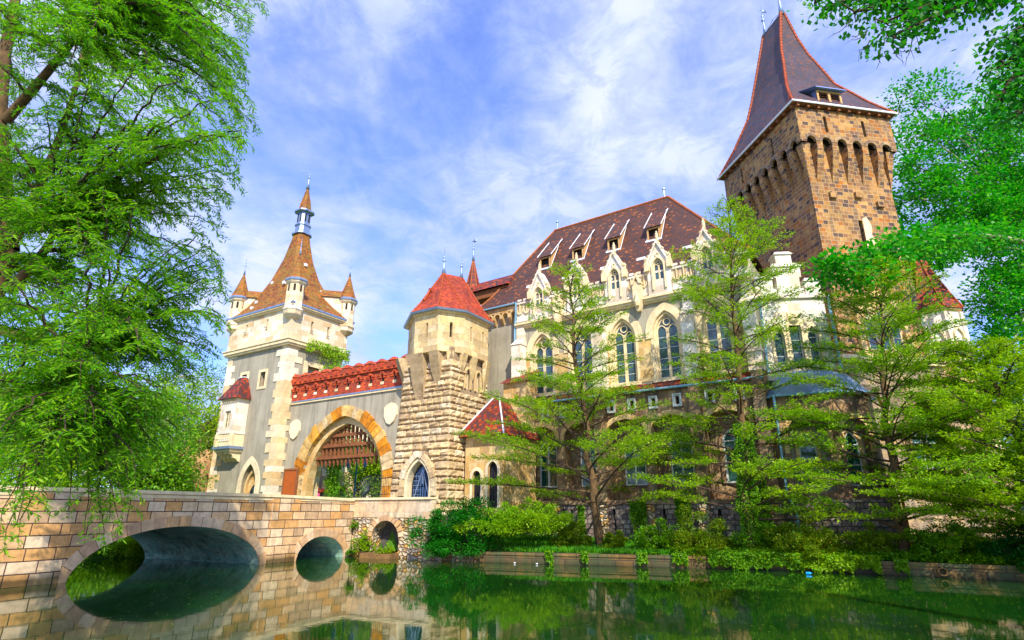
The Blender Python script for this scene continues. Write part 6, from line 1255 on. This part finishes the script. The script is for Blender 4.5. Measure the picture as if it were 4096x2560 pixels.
cave = MB(); cave.xz(arch(0, .7, 0, 1.4, .9, 6), -.3, 0); o_ = cave.build('cave_mouth', M['dark'], None); o_.location = (-28.6, 51.2, 2.2); tag(o_, 'dark arched cave mouth in the brown rock beside the gate tower', 'cave mouth')
lh = thing('lodge', (-33, 58.5, 2.2), 122, 'small lodge whose dark red roof peeks out left of the gate tower', 'house')
m = MB(); m.box(0, 5, 0, 4, 0, 7.8); m.build('wall', M['plaster_cream'], lh); m = MB(); m.loft([[(-.4, -.4, 7.8), (5.4, -.4, 7.8), (5.4, 4.4, 7.8), (-.4, 4.4, 7.8)], [(1.5, 2, 9.8), (3.5, 2, 9.8), (3.5, 2.1, 9.8), (1.5, 2.1, 9.8)]]); m.build('roof', M['roof_mixed'], lh)
cw = thing('courtyard_building', (-21.5, 69, 2.2), 100, 'cream courtyard building with small arched windows seen through the gate', 'building')
m = MB(); ho = [arch(x, .45, z, z + 1.2, .55, 5) for x in (2, 4.5, 7, 9.5, 12) for z in (1.5, 6)]; m.panel([(0, 0), (0, 11), (14, 11), (14, 0)], ho, 0, .4); m.M = side(14); m.panel([(0, 0), (0, 11), (7, 11), (7, 0)], [], 0, .3); m.build('wall', M['cream'], cw)
for x in (2, 4.5, 7, 9.5, 12):
    for z in (1.5, 6): win(cw, None, x, .45, z, z + 1.2, .55, .3, M['glass'], M['trim'], 1, 1, .07)
m = MB(); m.loft([[(-.5, -.5, 11), (14.5, -.5, 11), (14.5, 7.5, 11), (-.5, 7.5, 11)], [(3, 3.5, 15), (11, 3.5, 15), (11, 3.6, 15), (3, 3.6, 15)]]); m.build('roof', M['roof_hall'], cw)
# ------------------------------------------------------------- small things near the gate
M['lantern_glass'] = plain('bright blue lantern glass', (.16, .26, .62), .2, .1, 3, 0)
lp = thing('street_lamp', (-13.2, 50.0, 2.0), 122, 'blue green cast iron street lamp with three lanterns in the gateway', 'street lamp')
m = MB(); m.lathe([(.24, 0), (.24, .3), (.14, .45), (.09, .6), (.075, 3.6), (.12, 3.7), (.06, 3.8), (.05, 5.0)], (0, 0, 0), 10); m.build('post', M['bluegreen_iron'], lp)
m = MB(); m.tube([(-1.0, 0, 4.2), (-.8, 0, 3.9), (-.3, 0, 3.75), (0, 0, 3.7)], .04, 6); m.tube([(1.0, 0, 4.2), (.8, 0, 3.9), (.3, 0, 3.75), (0, 0, 3.7)], .04, 6); m.build('arm', M['bluegreen_iron'], lp)
for x, z in ((-1.0, 4.2), (1.0, 4.2), (0, 5.0)):
    m = MB(); m.lathe([(.12, 0), (.24, .5)], (x, 0, z), 6); l_ = m.build('lantern', M['lantern_glass'], lp); m = MB(); m.lathe([(.30, .5), (.12, .72), (.04, .8), (.05, .9), (.01, .95)], (x, 0, z), 6); m.build('cap', M['bluegreen_iron'], l_); m = MB(); m.lathe([(.04, -.05), (.13, 0)], (x, 0, z), 6); m.build('cup', M['bluegreen_iron'], l_)
for k, (p, lab) in enumerate([(at(309, 491, 51), 'bright orange parasol above the pink market table, left one'), (at(317, 492.5, 53), 'second orange parasol behind, partly hidden by the first')]):
    u_ = thing('parasol', (p.x, p.y, 2.35), 122, lab, 'parasol', 'orange parasols in the gateway'); m = MB(); m.lathe([(1.35, 0), (1.3, .12), (.7, .42), (.03, .62)], (0, 0, 1.85), 8); m.build('canopy', M['canvas'], u_); m = MB(); m.tube([(0, 0, 0), (0, 0, 2.45)], .03, 6); m.build('pole', M['iron'], u_)
p = at(306, 496, 50); t_ = thing('market_table', (p.x, p.y, 2.35), 122, 'small market table under a pink patterned cloth by the parasols', 'table'); m = MB(); m.box(-1.2, 1.2, -.4, .4, .8, 1.75); m.build('cloth', M['pink'], t_)
m = MB()
for x in (-1, 1): m.box(x - .05, x + .05, -.05, .05, 0, .85)
m.build('trestle', M['oldwood'], t_)
fg = thing('fan_gate', (-10.15, 38.7, 0), 113, 'black iron quarter fan railing standing on the quay corner beside the tower', 'railing')
Cx, Cz = 1.05, 3.5; m = MB()
for r0 in (1.15, .38, .3): m.tube([(Cx - r0 * math.sin(a), .1, Cz + r0 * math.cos(a) * 1.15) for a in np.linspace(0, math.pi / 2, 12)], .04, 5)
for a in np.linspace(.05, math.pi / 2 - .02, 10): m.tube([(Cx - .35 * math.sin(a), .1, Cz + .4 * math.cos(a)), (Cx - 1.15 * math.sin(a), .1, Cz + 1.32 * math.cos(a))], .024, 4)
m.build('fan', M['iron'], fg)
m = MB()
for x in np.arange(Cx + .1, Cx + 1.5, .13): m.tube([(x, .1, Cz - .02), (x, .1, Cz + 1.35)], .014, 4)
m.box(Cx, Cx + 1.45, .09, .11, Cz + 1.15, Cz + 1.18); m.box(Cx, Cx + 1.45, .09, .11, Cz + .15, Cz + .18); m.build('bars', M['iron'], fg)
ld = thing('iron_ladder', (-10.15, 38.7, 0), 113, 'short rusty black ladder hooked over the parapet onto the rubble wall', 'ladder'); m = MB()
for x in (.0, .75): m.tube([(x, -.16, 2.05), (x, -.16, 3.7)], .022, 5)
m.build('rail', M['iron'], ld); m = MB()
for z in (2.15, 2.45, 2.8, 3.15): m.tube([(0, -.16, z), (.75, -.16, z)], .018, 5)
m.build('rungs', M['iron'], ld)
fc = thing('iron_fence', (24, 27.5, 1.0), 110, 'dark iron railing on the bank at the far right', 'fence'); m = MB(); m.box(0, 6, -.02, .02, 1.3, 1.36); m.box(0, 6, -.02, .02, .35, .4); m.build('rail', M['iron'], fc); m = MB()
for x in np.arange(0, 6, .22): m.box(x, x + .025, -.015, .015, 0, 1.42)
m.build('bars', M['iron'], fc)
def tin(name, p, col, lab, r_=.05, l_=.22):
    m = MB(); m.lathe([(r_ * .9, 0), (r_, .02), (r_, l_ * .7), (r_ * .4, l_ * .85), (r_ * .4, l_)], (0, 0, 0), 8); o = m.build(name, plain(lab[:20], col, .4, .1, 3, 0)); o.scale = (.6, .6, .6); o.location = p; o.rotation_euler = (R(86), 0, R(50)); tag(o, lab, 'litter')
g = gp(805, 573, .05); tin('plastic_bottle', (g.x, g.y - .1, .05), (.05, .35, .75), 'blue plastic bottle floating below the ivy curtain', .09, .4)
g = gp(514, 563.5, 0); tin('drinks_can', (g.x, g.y - .1, .04), (.75, .75, .8), 'white drinks can floating near the low wall, the left of two', .06, .2)
g = gp(536, 564.5, 0); tin('drinks_can', (g.x, g.y - .1, .04), (.75, .75, .8), 'white drinks can floating near the low wall, the right of two', .06, .2)
dp = MB(); dp.lathe([(.17, -.3), (.17, .12), (.13, .12), (.13, -.3)], (0, 0, 0), 12); F, ln_ = line_frame(pts[4], pts[5]); o_ = dp.build('drain_pipe', M['clouded_earth']); o_.location = F @ Vector((1.0, -.05, .24)); o_.rotation_euler = (R(90), 0, F.to_euler().z); tag(o_, 'round drain pipe mouth in the low wall near the right edge', 'drain pipe')
